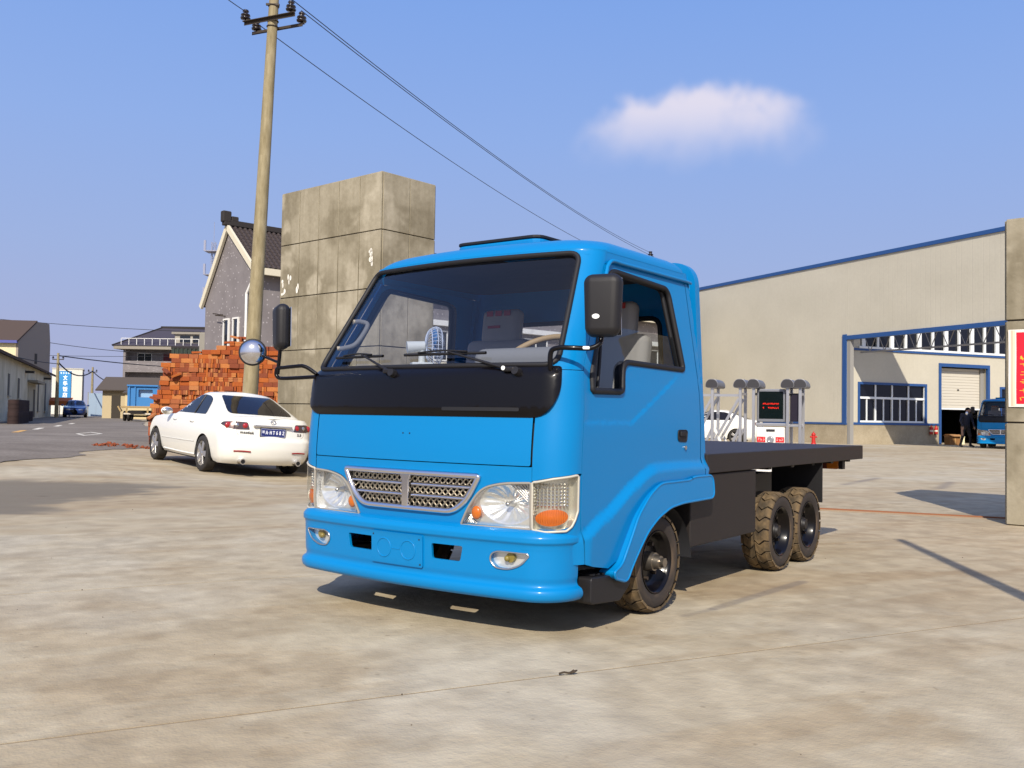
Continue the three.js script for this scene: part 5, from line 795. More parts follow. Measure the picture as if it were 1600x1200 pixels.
{
  // main pole: leans a little; foot behind the white car
  const A = new THREE.Vector3(-5.80, -0.05, -20.8), B = new THREE.Vector3(-5.38, 11.2, -20.75);
  const t = thing('utility_pole', 'tall round concrete utility pole beside the brick stack', 'utility pole', [A.x, A.y, A.z]);
  const d = B.clone().sub(A), L = d.length(); t.quaternion.setFromUnitVectors(new THREE.Vector3(0, 1, 0), d.clone().normalize());
  part(t, 'shaft', new THREE.CylinderGeometry(0.098, 0.178, L, 40, 24).translate(0, L / 2, 0), poleMat);
  const yA = 9.78, ar = -0.48;                              // cross-arm height on the pole
  const arm = sub(t, 'cross_arm', [0, yA, 0]); arm.rotation.y = ar;
  part(arm, 'arm_bar', [box(1.46, 0.075, 0.012, 0, 0, 0.115), box(1.46, 0.012, 0.07, 0, 0.035, 0.15)], armMat); part(arm, 'arm_bar', [box(1.46, 0.075, 0.012, 0.02, -0.13, -0.125), box(1.46, 0.012, 0.07, 0.02, -0.095, -0.16)], armMat);
  part(arm, 'arm_clamp', [put(new THREE.TorusGeometry(0.118, 0.014, 8, 24), 0, 0, 0, Math.PI / 2), put(new THREE.TorusGeometry(0.118, 0.014, 8, 24), 0, -0.13, 0, Math.PI / 2)], armMat);
  const ins = (x, y, z) => insulator(t, x * Math.cos(ar) + z * Math.sin(ar), yA + y, -x * Math.sin(ar) + z * Math.cos(ar));
  ins(-0.69, 0.03, 0.13); ins(-0.60, -0.12, -0.14); ins(0.62, 0.03, 0.13); ins(0.70, -0.12, -0.14);
  part(t, 'collar', [put(new THREE.TorusGeometry(0.108, 0.02, 8, 24), 0, 10.12, 0, Math.PI / 2), rbox(0.30, 0.05, 0.05, 0.01, 0, 10.12, 0.08)], armMat);
  part(t, 'collar', put(new THREE.TorusGeometry(0.163, 0.006, 6, 24), 0, 2.48, 0, Math.PI / 2), M('#b8ae8c', 0.6));
  part(t, 'tag', rbox(0.05, 0.12, 0.006, 0.002, -0.155, 2.45, 0.06, 0, -0.9, 0), M('#3e62b0', 0.5));
  const paper = canvasTex(256, 160, (g, w, h) => { g.fillStyle = '#dfe0d8'; g.fillRect(0, 0, w, h); g.strokeStyle = '#4a4a44'; g.lineWidth = 5; const R = rng(33); for (let r = 0; r < 2; r++) for (let i = 0; i < 6; i++) for (let k = 0; k < 5; k++) { const x = 12 + i * 40 + R() * 26, y = 22 + r * 52 + R() * 26; g.beginPath(); g.moveTo(x, y); g.lineTo(x + (k % 2 ? 16 : 1), y + (k % 2 ? 1 : 14)); g.stroke(); } });
  part(t, 'notice', new THREE.CylinderGeometry(0.1725, 0.1745, 0.26, 32, 1, true, -0.95, 2.0).translate(0, 1.33, 0), M('#ffffff', 0.8, { map: paper }));
  // far pole, its foot hidden by the cab
  const f = thing('utility_pole', 'distant utility pole whose insulators show above the cab roof', 'utility pole', [8.6, 0, -57]);
  part(f, 'shaft', cyl(0.1, 0.17, 10.55, 0, 5.27, 0), poleMat); part(f, 'arm_bar', beam([-0.75, 10.25, 0.35], [0.75, 10.15, -0.35], 0.06, 0.07), armMat); insulator(f, 0.38, 10.20, -0.15, 1.5); insulator(f, -0.37, 10.62, 0.15, 1.6); part(f, 'top_pin', [cyl(0.03, 0.05, 0.5, -0.37, 10.42, 0.15)], armMat);
  const wire = M('#2a2c36', 0.6);
  const sag = (a, b, s, r) => tube(Array.from({ length: 17 }, (_, i) => { const k = i / 16; return [mix(a[0], b[0], k), mix(a[1], b[1], k) - s * 4 * k * (1 - k), mix(a[2], b[2], k)]; }), r, false, 48, 5);
  solo('power_line', 'upper of the two close power lines running down to the far pole', 'power line', sag([-4.90, 10.02, -20.33], [8.23, 11.02, -57], 0.5, 0.011), wire, 'power lines from the tall pole');
  solo('power_line', 'lower of the two close power lines running down to the far pole', 'power line', sag([-4.75, 9.87, -20.52], [8.98, 10.52, -57], 0.5, 0.011), wire, 'power lines from the tall pole');
  solo('power_line', 'single lower power line sloping behind the cab roof', 'power line', sag([-5.93, 9.86, -21.15], [7.9, 10.2, -58], 0.6, 0.011), wire, 'power lines from the tall pole');
  const pv = sag([-6.08, 10.0, -20.95], [-7.4, 9.8, -14], 0.15, 0.010);
  solo('power_line', 'short power line leaving the top of the frame left of the tall pole', 'power line', pv, wire, 'power lines from the tall pole');
  solo('power_line', 'power line leaving the top of the frame right of the tall pole', 'power line', sag([-4.90, 10.02, -20.33], [-5.9, 10.2, -14], 0.1, 0.010), wire, 'power lines from the tall pole');
}

// ---------------------------------------------------------------- the stack of red bricks
{
  const cols = ['#a8581f', '#9c4e20', '#b26427', '#8d4a29', '#b67a4a', '#a3623b', '#be7b42', '#84452a'];
  const brickTex = mottle([236, 226, 220], 26, 8, 801, 256);
  const mats = cols.map(c => M(c, 0.92, { map: brickTex, bumpMap: grainTex, bumpScale: 0.003 }));
  const t = thing('brick_stack', 'big irregular stack of orange red bricks behind the white car', 'bricks', [-9.25, 0, -24.2], 0.06), R = rng(2024);
  const L = 0.24, W = 0.115, T = 0.053, g = s => new RoundedBoxGeometry(...s, 1, 0.004);
  const shapes = { stretcherEdge: [L, W, T], soldier: [T, W, L], flat: [L, T, W], header: [W, T, L], big: [L, W, L] };
  const geos = {}; for (const k of ['stretcherEdge', 'soldier', 'flat', 'header']) geos[k] = g(shapes[k]);
  // outline of the stack, in metres from its left foot
  const topAt = x => { const pts = [[-0.02, 0.35], [0.06, 1.1], [0.16, 1.45], [0.24, 1.9], [0.36, 2.32], [0.52, 2.48], [0.95, 2.52], [1.25, 2.60], [1.45, 2.62], [1.70, 2.74], [1.95, 2.80], [2.1, 2.95], [2.45, 2.93], [2.62, 2.78], [2.9, 2.74], [3.3, 2.72]]; let i = 0; while (i < pts.length - 2 && x > pts[i + 1][0]) i++; return mix(pts[i][1], pts[i + 1][1], clamp((x - pts[i][0]) / (pts[i + 1][0] - pts[i][0]))); };
  const rowH = 0.1175, front = [], rest = [];
  for (let row = 0; row * rowH < 3; row++) {
    const y = 0.05 + row * rowH; let x = 0 + (R() - 0.5) * 0.04; const bulge = (R() - 0.5) * 0.05;
    let block = 0, kind = 'soldier';
    while (x < 3.25) {
      if (block <= 0) { const r = R(); kind = row * rowH > 1.75 || x < 0.6 ? (r < 0.45 ? 'stretcherEdge' : r < 0.8 ? 'soldier' : 'pair') : (r < 0.74 ? 'soldier' : r < 0.88 ? 'stretcherEdge' : 'pair'); block = 1 + Math.floor(R() * 5); }
      block--;
      const w = kind === 'soldier' ? T : kind === 'pair' ? W : L, gap = 0.003 + R() * 0.006;
      const cx = x + w / 2; x += w + gap;
      if (y + rowH * 0.6 > topAt(cx)) continue;
      const lean = (R() - 0.5) * 0.04, dz = bulge + (R() - 0.5) * 0.07 - 0.18 * sst(1.2, 2.8, y) + (R() < 0.05 ? 0.04 : 0);
      const m = Math.floor(R() * mats.length);
      if (kind === 'pair') { for (const k of [0, 1]) front.push(['header', cx, y + 0.0265 + k * 0.057, dz - L / 2, lean, m]); }
      else front.push([kind, cx, y + W / 2, dz - (kind === 'soldier' ? L : T) / 2, lean, m]);
      if (kind === 'stretcherEdge') rest.push(['stretcherEdge', cx, y + W / 2, dz - T * 1.6, 0, m], ['stretcherEdge', cx, y + W / 2, dz - T * 2.8, 0, m]);
    }
    // rows behind
    for (let k = 1; k < 5; k++) for (let xx = 0.05 + (k % 2) * 0.06; xx < 3.2; xx += L + 0.01) if (y + rowH * 0.6 < topAt(xx) - 0.03 * k) rest.push(['stretcherEdge', xx, y + W / 2, -0.3 - k * 0.14 - 0.18 * sst(1.2, 2.8, y), (R() - 0.5) * 0.1, Math.floor(R() * 8)], ['stretcherEdge', xx, y + W / 2, -0.37 - k * 0.14 - 0.18 * sst(1.2, 2.8, y), 0, Math.floor(R() * 8)]);
  }
  // a few loose bricks lying askew on top and on the left slope
  for (const [x, y, z, rz] of [[0.42, 2.05, 0.05, -0.5], [0.66, 1.95, 0.06, 0.4], [1.9, 2.84, -0.25, 0.1], [2.25, 2.97, -0.3, 0.0], [2.40, 2.96, -0.25, 0.15], [2.05, 2.98, -0.3, -0.2], [0.08, 0.9, 0.05, 0.6], [0.14, 1.35, 0.04, -0.3], [1.1, 2.56, -0.2, 0.05]]) front.push(['flat', x, y, z, rz, Math.floor(R() * 8)]);
  const area = { stretcherEdge: 0.0276, flat: 0.0127, header: 0.0061, soldier: 0.0061 };
  // the wide faces show largest, and everything that is not behind the car's roof
  const order = front.map((b, i) => [area[b[0]] * (b[2] > 1.25 || b[1] < 0.9 ? 3 : 1), i]).sort((a, b) => b[0] - a[0] || a[1] - b[1]); const own = new Set(order.slice(0, 296).map(o => o[1]));
  front.forEach((b, i) => { if (!own.has(i)) { rest.push(b); return; } const m = part(t, 'brick', geos[b[0]], mats[b[5]]); m.position.set(b[1], b[2], b[3]); m.rotation.set(0, (b[4]) * 1.2, b[4]); });
  const byMat = new Map(); for (const b of rest) { if (!byMat.has(b[5])) byMat.set(b[5], []); byMat.get(b[5]).push(put(new THREE.BoxGeometry(...shapes[b[0]]), b[1], b[2], b[3], 0, b[4] * 1.2, b[4])); }
  for (const [m, l] of byMat) { const o = part(t, 'bricks_behind', l, mats[m]); o.userData.kind = 'stuff'; }
  // rubble on the roadside
  const rub = []; for (let i = 0; i < 130; i++) { const x = -9.7 + R() * 1.7, z = -22.9 + R() * 1.2, s = 0.012 + R() * R() * 0.06; rub.push(put(new RoundedBoxGeometry(s * 1.6, s, s * 1.2, 1, 0.01), x, G(x, z) + s * 0.4, z, R() * 3, R() * 3, R() * 3)); }
  const rb = part(scene, numbered('brick_rubble'), rub, mats[3], 'scattered broken red brick on the roadside by the white car'); rb.userData.category = 'rubble'; rb.userData.kind = 'stuff';
}

// ---------------------------------------------------------------- houses
const tileMat = M('#39302f', 0.85), tileGreen = M('#333a2c', 0.85), ridgeMat = M('#2a2524', 0.85), cream = M('#cfc7b0', 0.8), whitePaint = M('#dcdbd6', 0.7), winDark = PH('#1b2029', 0.06, {}), redDoor = M('#5e2029', 0.7), greyPlaster = M('#ffffff', 0.9, { map: dtex(512, (u, v) => { const k = (fbm(u, v, 6, 5, 901) - 0.5) * 18; let w = 0; const gx = u * 12, gy = v * 12, ix = Math.floor(gx), iy = Math.floor(gy), hx = hash(ix % 12, iy % 12, 7), hy = hash(ix % 12, iy % 12, 8); if (hash(ix % 12, iy % 12, 9) > 0.55 && Math.hypot(gx - ix - 0.2 - hx * 0.6, gy - iy - 0.2 - hy * 0.6) < 0.13) w = 46; return [122 + k + w, 116 + k + w, 116 + k + w]; }) });
const uvXY = (g, ax, s) => { const p = g.attributes.position, u = g.attributes.uv; for (let i = 0; i < p.count; i++) u.setXY(i, (ax === 'z' ? p.getZ(i) : p.getX(i)) * s, p.getY(i) * s); return g; };
// rows of round tiles down a slope: local x along the eave, from (y0,z0) at the eave to (y1,z1) at the ridge
function tiledSlope(parent, x0, x1, y0, z0, y1, z1, pitch, mat, name = 'roof_slope') {
  const L = Math.hypot(y1 - y0, z1 - z0), a = Math.atan2(y1 - y0, -(z1 - z0)), list = [], n = Math.round((x1 - x0) / pitch), rows = Math.max(3, Math.round(L / 0.22));
  list.push(put(new THREE.BoxGeometry(x1 - x0, 0.05, L), (x0 + x1) / 2, (y0 + y1) / 2 - 0.03, (z0 + z1) / 2, a, 0, 0));
  for (let i = 0; i < n; i++) { const x = x0 + (i + 0.5) * (x1 - x0) / n; for (let r = 0; r < rows; r++) { const k = (r + 0.5) / rows; const c = new THREE.CylinderGeometry(pitch * 0.30, pitch * 0.36, L / rows * 1.05, 6, 1, true, -Math.PI / 2 - 0.0, Math.PI); c.rotateX(-Math.PI / 2); list.push(put(c, x, mix(y0, y1, k) + 0.0, mix(z0, z1, k), a, 0, 0)); } }
  const m = part(parent, name, list, mat); m.userData.kind = 'stuff'; return m;
}
const winUnit = (parent, x, y, z, w, h, cols = 2, face = 0, fr = whitePaint) => { const g = sub(parent, 'window', [x, y, z]); g.rotation.y = face; const f = 0.06; part(g, 'frame', [span(-w / 2, w / 2, -h / 2, -h / 2 + f, -0.02, 0.05), span(-w / 2, w / 2, h / 2 - f, h / 2, -0.02, 0.05), span(-w / 2, -w / 2 + f, -h / 2 + f, h / 2 - f, -0.02, 0.05), span(w / 2 - f, w / 2, -h / 2 + f, h / 2 - f, -0.02, 0.05)], fr); for (let k = 1; k < cols; k++) part(g, 'mullion', span(-w / 2 + k * w / cols - 0.025, -w / 2 + k * w / cols + 0.025, -h / 2 + f, h / 2 - f, -0.015, 0.045), fr); for (let k = 0; k < cols; k++) part(g, 'pane', span(-w / 2 + k * w / cols + 0.026 + (k ? 0 : 0.034), -w / 2 + (k + 1) * w / cols - 0.026 - (k === cols - 1 ? 0.034 : 0), -h / 2 + f, h / 2 - f, 0.0, 0.012), winDark); return g; };
{
  // grey gabled house behind the pole
  const h = thing('grey_house', 'grey plastered gabled house with dark tiled roof, behind the tall pole', 'house', [-9.48, 0, -34], 0.7505), LX = 26;
  const gable = extr([[0, -0.1], [3.6, -0.1], [3.6, 5.25], [1.72, 7.85], [0, 6.28]], 0.2).rotateY(Math.PI / 2);   // x -> -z
  part(h, 'gable_wall', uvXY(gable, 'z', 0.4), greyPlaster);
  part(h, 'front_wall', uvXY(span(0.2, LX, -0.1, 6.28, -0.2, -0.001), 'x', 0.4), greyPlaster); part(h, 'back_wall', span(0.2, LX, -0.1, 5.25, -3.6, -3.4), greyPlaster);
  part(h, 'end_wall', gable.clone().translate(LX - 0.2, 0, 0), greyPlaster);
  tiledSlope(h, -0.12, LX, 6.22, 0.35, 7.98, -1.72, 0.2, tileMat); { const s = tiledSlope(h, -0.12, LX, 5.10, 3.80 - 0.08, 7.98, 1.72, 0.2, tileMat); s.rotation.y = Math.PI; s.position.set(LX - 0.12, 0, 0); }
  part(h, 'ridge', [rbox(LX + 0.3, 0.22, 0.24, 0.03, LX / 2 - 0.12, 8.08, -1.72), rbox(0.34, 0.42, 0.26, 0.05, -0.16, 8.30, -1.72), rbox(0.28, 0.2, 0.25, 0.04, 0.16, 8.24, -1.72)], ridgeMat);
  for (const [y0, z0, y1, z1] of [[6.18, 0.36, 7.93, -1.72], [5.05, -3.78, 7.93, -1.72]]) part(h, 'verge_board', beam([-0.10, y0, z0], [-0.10, y1, z1], 0.10, 0.20), cream);
  part(h, 'eave_fascia', span(-0.05, LX, 5.98, 6.22, 0.30, 0.42), cream); part(h, 'string_course', span(1.2, LX, 4.78, 5.0, 0.0, 0.30), whitePaint);
  part(h, 'balcony_slab', span(1.2, LX, 3.0, 3.2, 0.0, 0.9), cream);
  for (let k = 0; k < 8; k++) { winUnit(h, 2.4 + k * 3.0, 3.95, 0.01, 1.5, 1.3); winUnit(h, 2.4 + k * 3.0, 1.6, 0.01, 1.5, 1.4); }
  for (const z of [-1.0, -1.75]) { const w = winUnit(h, -0.01, 3.75, z, 0.46, 1.5, 1, -Math.PI / 2); }
  part(h, 'rain_pipe', [bar([-0.08, 0, -0.12], [-0.08, 5.3, -0.12], 0.05), bar([-0.08, 5.3, -0.12], [-0.02, 6.0, 0.40], 0.05)], whitePaint);
  part(h, 'bracket', [bar([-0.4, 4.6, -1.9], [0, 4.6, -1.9], 0.02), bar([-0.3, 4.7, -2.3], [-0.3, 4.6, -1.5], 0.02)], armMat);
}
{
  // three-storey house with hipped roof, far off
  const h = thing('balcony_house', 'far grey house with hipped dark roof, balcony and red doors', 'house', [-45.6, 0.3, -110]);
  const W = 12.8; part(h, 'wall', uvXY(span(0.6, W, 0, 7.9, -9, -1.2), 'x', 0.3), greyPlaster); part(h, 'wing_wall', span(0.35, 0.62, 0, 7.9, -9, 0), greyPlaster);
  part(h, 'eave_slab', span(-0.6, W + 0.5, 7.7, 8.15, -9.5, 0.5), M('#8b8478', 0.85)); part(h, 'balcony', [span(0.62, W, 5.05, 5.2, -1.2, 0.05), span(0.62, W, 5.2, 6.35, -0.1, 0.06)], greyPlaster); part(h, 'balcony', span(0.62, W, 2.1, 2.25, -1.2, 0.05), greyPlaster);
  const r0 = [[-0.7, 8.1, 0.6], [W + 0.6, 8.1, 0.6], [W + 0.6, 8.1, -9.6], [-0.7, 8.1, -9.6]], A = [3.2, 10.65, -4.5], B = [9.3, 10.55, -4.5];
  const q = [...r0[0], ...r0[1], ...B, ...r0[0], ...B, ...A, ...r0[1], ...r0[2], ...B, ...r0[2], ...r0[3], ...A, ...r0[2], ...A, ...B, ...r0[3], ...r0[0], ...A], rg = new THREE.BufferGeometry(); rg.setAttribute('position', new THREE.Float32BufferAttribute(q, 3)); rg.computeVertexNormals();
  const roof = part(h, 'roof', rg, M('#3b3742', 0.8)); part(roof, 'ridge', [rbox(6.5, 0.28, 0.3, 0.05, 6.25, 10.68, -4.5), beam(r0[0], A, 0.22, 0.2), beam(r0[1], B, 0.22, 0.2)], ridgeMat); part(roof, 'dormer', [span(6.2, 10.2, 8.4, 9.55, -2.2, -0.3)], M('#9a958a', 0.8)); part(roof, 'dormer_roof', span(5.9, 10.5, 9.55, 9.8, -2.4, 0.0), M('#857f74', 0.8)); for (const x of [7.4, 8.9]) part(roof, 'dormer_window', [span(x - 0.6, x + 0.6, 8.6, 9.4, -0.28, -0.25)], winDark);
  for (const x of [2.4, 7.9]) { winUnit(h, x, 6.75, -1.18, 1.7, 1.15); } for (const x of [5.1, 10.6]) part(h, 'door', span(x - 0.5, x + 0.5, 5.2, 7.35, -1.22, -1.14), redDoor);
  for (const x of [2.2]) winUnit(h, x, 3.7, -1.18, 1.7, 1.2, 2, 0, M('#8a857c', 0.7)); part(h, 'door', span(4.6, 5.5, 2.25, 4.4, -1.22, -1.14), redDoor);
  const rl = []; for (let k = 0; k < 14; k++) part(h, 'rail_post', span(0.2 + k * 0.9, 0.26 + k * 0.9, 8.15, 8.95, 0.35, 0.41), whitePaint); part(h, 'top_rail', span(0.2, 12.4, 8.92, 8.98, 0.35, 0.41), whitePaint);
}
{
  const h = thing('tiled_house', 'low cream house with dark green tiled roof above the bricks', 'house', [-24.9, 0.25, -70], 0.35);
  part(h, 'wall', [span(0, 9, 0, 4.0, -5, 0)], M('#c9bf98', 0.85)); part(h, 'gable_wall', extr([[0, 4.0], [5, 4.0], [2.5, 5.3]], 0.2).rotateY(Math.PI / 2), M('#d8cea0', 0.85));
  tiledSlope(h, -0.3, 9.3, 4.0, 0.4, 5.5, -2.5, 0.3, tileGreen); { const s = tiledSlope(h, -0.3, 9.3, 4.0, 5.4, 5.5, 2.5, 0.3, tileGreen); s.rotation.y = Math.PI; s.position.set(9, 0, 0); }
  part(h, 'ridge', rbox(9.7, 0.2, 0.25, 0.04, 4.5, 5.55, -2.5), ridgeMat); part(h, 'eave_fascia', span(-0.3, 9.3, 3.82, 4.0, 0.36, 0.46), whitePaint); part(h, 'chimney', rbox(0.5, 3.2, 0.5, 0.03, 1.9, 5.0, -0.8), M('#8c877c', 0.9)); winUnit(h, 3.5, 2.4, 0.01, 1.4, 1.2);
}
{
  // cream sheds at the bend
  const h = thing('shed', 'low cream shed with sagging brown roof behind the parked lorry', 'shed', [-32.4, 0.3, -75], 0.1); const rf = M('#4f463e', 0.9);
  part(h, 'wall', [span(0, 6.2, 0, 2.3, -4, 0)], M('#b5a584', 0.9)); part(h, 'roof', [beam([3.1, 2.2, 0.5], [3.1, 3.3, -2], 7.0, 0.1), beam([3.1, 3.3, -2], [3.1, 2.2, -4.5], 7.0, 0.1)], rf); part(h, 'lean_to', [span(2.2, 4.2, 0, 2.0, 0, 1.6)], M('#c2b28c', 0.9)); part(h, 'lean_to_roof', beam([3.2, 2.35, -0.1], [3.2, 2.0, 1.8], 2.3, 0.08), rf); part(h, 'doorway', span(0.7, 1.4, 0, 1.8, -0.02, 0.012), M('#3a342c', 0.9));
  const b = thing('roadside_roof', 'long dark roofed building at the far end of the road', 'building', [-49, 0.3, -118], 0.1); part(b, 'wall', [span(0, 12, 0, 2.2, -6, 0)], M('#a59a86', 0.9)); part(b, 'roof', [beam([6, 2.2, 0.6], [6, 4.0, -3], 13, 0.12), beam([6, 4.0, -3], [6, 2.2, -6.6], 13, 0.12)], rf);
  const f = thing('blue_fence', 'pale blue sheet metal fence by the bend', 'fence', [-40.2, 0.3, -90], 0.3); for (let k = 0; k < 7; k++) part(f, 'sheet', rbox(0.66, 2.2, 0.03, 0.008, 0.35 + k * 0.67, 1.1, (k % 2) * 0.02), M('#8fa2b4', 0.6)); part(f, 'post', span(-0.08, 0.0, 0, 2.3, -0.06, 0.02), steelGrey); part(f, 'post', span(4.7, 4.78, 0, 2.3, -0.06, 0.02), steelGrey);
}
{
  // long white building on the left of the road
  const dir = Math.atan2(-0.926, -0.376), h = thing('roadside_building', 'long low whitewashed building along the left of the road', 'building', [-26, 0.3, -48], Math.atan2(0.926, -0.376));   // local +x runs away down the road
  const stain = M('#ffffff', 0.9, { map: rep(dtex(512, (u, v) => { const a = fbm(u, v, 5, 5, 941), b = fbm(u, v * 0.15, 30, 4, 951); const k = (a - 0.5) * 50 + (b - 0.5) * 36; return [196 + k, 186 + k, 158 + k * 1.1]; }), 0.15) });
  // facing the road is local +z
  const Lh = 36; part(h, 'wall', uvXY(new THREE.ExtrudeGeometry(shapeOf([[-6, 0], [Lh, 0], [Lh, 3.5], [-6, 3.5]], [[5.4, 1.5, 6.0], [9.5, 1.4, 6]].flatMap(() => [])), { depth: 0.3, bevelEnabled: false }).translate(0, 0, -0.3), 'x', 1), stain);
  part(h, 'far_wall', span(Lh - 0.3, Lh, 0, 3.5, -7, -0.3), stain); part(h, 'roof', [beam([Lh / 2 - 3, 3.45, 0.4], [Lh / 2 - 3, 4.9, -3.5], Lh + 7, 0.14), beam([Lh / 2 - 3, 4.9, -3.5], [Lh / 2 - 3, 3.45, -7.4], Lh + 7, 0.14)], M('#43352f', 0.9)); part(h, 'near_wall', span(-6, -5.7, 0, 3.5, -7, -0.3), stain); part(h, 'near_gable', extr([[0.3, 3.5], [7, 3.5], [3.5, 4.8]], 0.2).rotateY(Math.PI / 2).translate(-6, 0, 0), stain); part(h, 'back_wall', span(-6, Lh, 0, 3.5, -7.2, -7), stain); part(h, 'far_gable', extr([[0.3, 3.5], [7, 3.5], [3.5, 4.8]], 0.2).rotateY(Math.PI / 2).translate(Lh - 0.2, 0, 0), stain);
  for (const [x, y, w, hh] of [[4.2, 2.0, 0.9, 1.2], [9.4, 1.9, 1.1, 1.2], [23.0, 1.5, 1.1, 2.0], [29.5, 1.6, 1.2, 2.2]]) { part(h, 'window', [span(x - w / 2, x + w / 2, y - hh / 2, y + hh / 2, -0.01, 0.012)], M('#3b3832', 0.7)); part(h, 'window_sill', span(x - w / 2 - 0.1, x + w / 2 + 0.1, y - hh / 2 - 0.08, y - hh / 2, 0.0, 0.1), M('#a8a08c', 0.9)); }
  part(h, 'doorway', [span(15.2, 20.4, 0, 2.35, 0.0, 0.03)], M('#a59c84', 0.85)); part(h, 'door_gap', [span(18.8, 20.2, 0.1, 2.0, 0.03, 0.045)], M('#4b463c', 0.8)); part(h, 'door_canopy', span(14.8, 20.9, 2.4, 2.55, 0, 0.6), M('#8d8470', 0.9)); for (const x of [13.0, 27.5]) part(h, 'wall_lamp', [span(x, x + 0.6, 2.95, 3.1, 0, 0.5)], M('#3a3630', 0.8));
  // taller house behind it
  const b = thing('tall_house', 'taller cream house with brown roof behind the whitewashed building', 'house', [-46.2, 0.3, -88], Math.atan2(0.5, 1) - 0.35);
  part(b, 'front_wall', [span(-16, 0, 0, 6.9, -8, 0)], M('#d2c6a2', 0.9)); part(b, 'gable_wall', extr([[0, 0], [8, 0], [8, 7.2], [7.6, 9.2], [6.2, 9.2], [4, 9.1], [0, 6.9]], 0.2).rotateY(Math.PI / 2), M('#8d8378', 0.9)); part(b, 'roof', beam([-8, 6.9, 0.4], [-8, 9.15, -4.2], 16.6, 0.15), M('#4a3c34', 0.9)); part(b, 'eave_trim', span(-16.2, 0.25, 6.7, 6.95, 0.2, 0.5), M('#4a4f92', 0.6)); part(b, 'parapet', span(-16, 0.1, 6.9, 9.2, -7.8, -7.4), M('#c8bc9a', 0.9)); part(b, 'small_window', span(0.2, 0.23, 5.0, 6.0, -4.6, -4.0), M('#3a352f', 0.8));
  // restaurant building with its sign
  const c = thing('white_building', 'plain white building behind the blue restaurant sign', 'building', [-54.9, 0.3, -113], 0.40); part(c, 'wall', [span(0, 3.3, 0, 5.4, -6, 0)], M('#d8d6cc', 0.8)); part(c, 'side_wall', [span(3.3, 3.35, 0, 5.2, -6, -0.1)], M('#8f8a84', 0.9)); part(c, 'parapet', span(-0.05, 3.4, 5.4, 5.55, -6, 0.05), M('#b9b6ac', 0.8));
  const sg = canvasTex(160, 420, (g, w, hgt) => { g.fillStyle = '#2f86c2'; g.fillRect(0, 0, w, hgt); g.strokeStyle = '#f4f8fa'; g.lineCap = 'round'; g.lineWidth = 4; for (let k = 0; k < 4; k++) strokes(g, GLYPH.hua, 14 + k * 34, 12, 24); g.lineWidth = 10; ['wen', 'hua', 'fan', 'dian'].forEach((k, i) => strokes(g, GLYPH[k], 52, 58 + i * 82, 62)); g.lineWidth = 5; strokes(g, GLYPH.wen, 60, 386, 26); });
  const s = thing('restaurant_sign', 'tall blue sign board with white characters beside the road', 'sign', [-40.1, 0.3, -85], 0.15); part(s, 'board', rbox(1.05, 2.7, 0.14, 0.02, 0, 2.72, 0), M('#2a6ea6', 0.5)); part(s, 'face', new THREE.PlaneGeometry(1.0, 2.62).translate(0, 2.72, 0.075), M('#ffffff', 0.5, { map: sg })); for (const x of [-0.4, 0.4]) part(s, 'leg', cyl(0.04, 0.04, 1.5, x, 0.7, 0), steelGrey);
  const o = thing('orange_awning', 'orange awning over a roadside stall beside the blue car', 'awning', [-38.4, 0.3, -80], 0.3); part(o, 'canopy', [beam([0, 1.62, -0.8], [0, 1.3, 0.6], 2.3, 0.05), box(2.3, 0.38, 0.03, 0, 1.15, 0.6)], M('#b8622a', 0.8)); for (const x of [-1.1, 1.1]) part(o, 'leg', cyl(0.03, 0.03, 1.3, x, 0.65, 0.5), steelGrey);
}
// dark drums stacked along the left of the road
{
  const dm = M('#3b2826', 0.85, { map: mottle([200, 190, 186], 40, 6, 961, 256) }); const drumG = mg([cyl(0.42, 0.42, 0.92, 0, 0.46, 0, 0, 0, 0, 20), cyl(0.44, 0.44, 0.05, 0, 0.30, 0), cyl(0.44, 0.44, 0.05, 0, 0.62, 0), cyl(0.40, 0.42, 0.05, 0, 0.94, 0), cyl(0.43, 0.43, 0.04, 0, 0.02, 0)]).scale(0.62, 0.58, 0.62);
  const ux = -0.376, uz = -0.926, ORD = ['first', 'second', 'third', 'fourth', 'fifth', 'sixth', 'seventh', 'eighth'];
  for (let r = 0; r < 2; r++) for (let i = 0; i < 8; i++) { const s = -3.2 + i * 0.6 + r * 0.1, x = -23.9 + ux * s + 0.926 * 0, z = -46.2 + uz * s; const m = part(scene, numbered('drum'), drumG, dm, `dark brown drum in the ${r ? 'upper' : 'lower'} tier of the roadside stack, ${ORD[i]} from the left`); m.position.set(x, 0.3 + r * 0.555, z); m.rotation.y = i; m.userData.category = 'drum'; m.userData.group = r ? 'upper drums by the road' : 'lower drums by the road'; }
  for (let i = 0; i < 3; i++) { const s = 5.0 + i * 0.7, m = part(scene, numbered('drum'), drumG, dm, `dark brown drum standing singly before the whitewashed wall, ${ORD[i]} from the left`); m.position.set(-24.6 + ux * s, 0.3, -47 + uz * s); m.userData.category = 'drum'; m.userData.group = 'single drums by the wall'; }
}
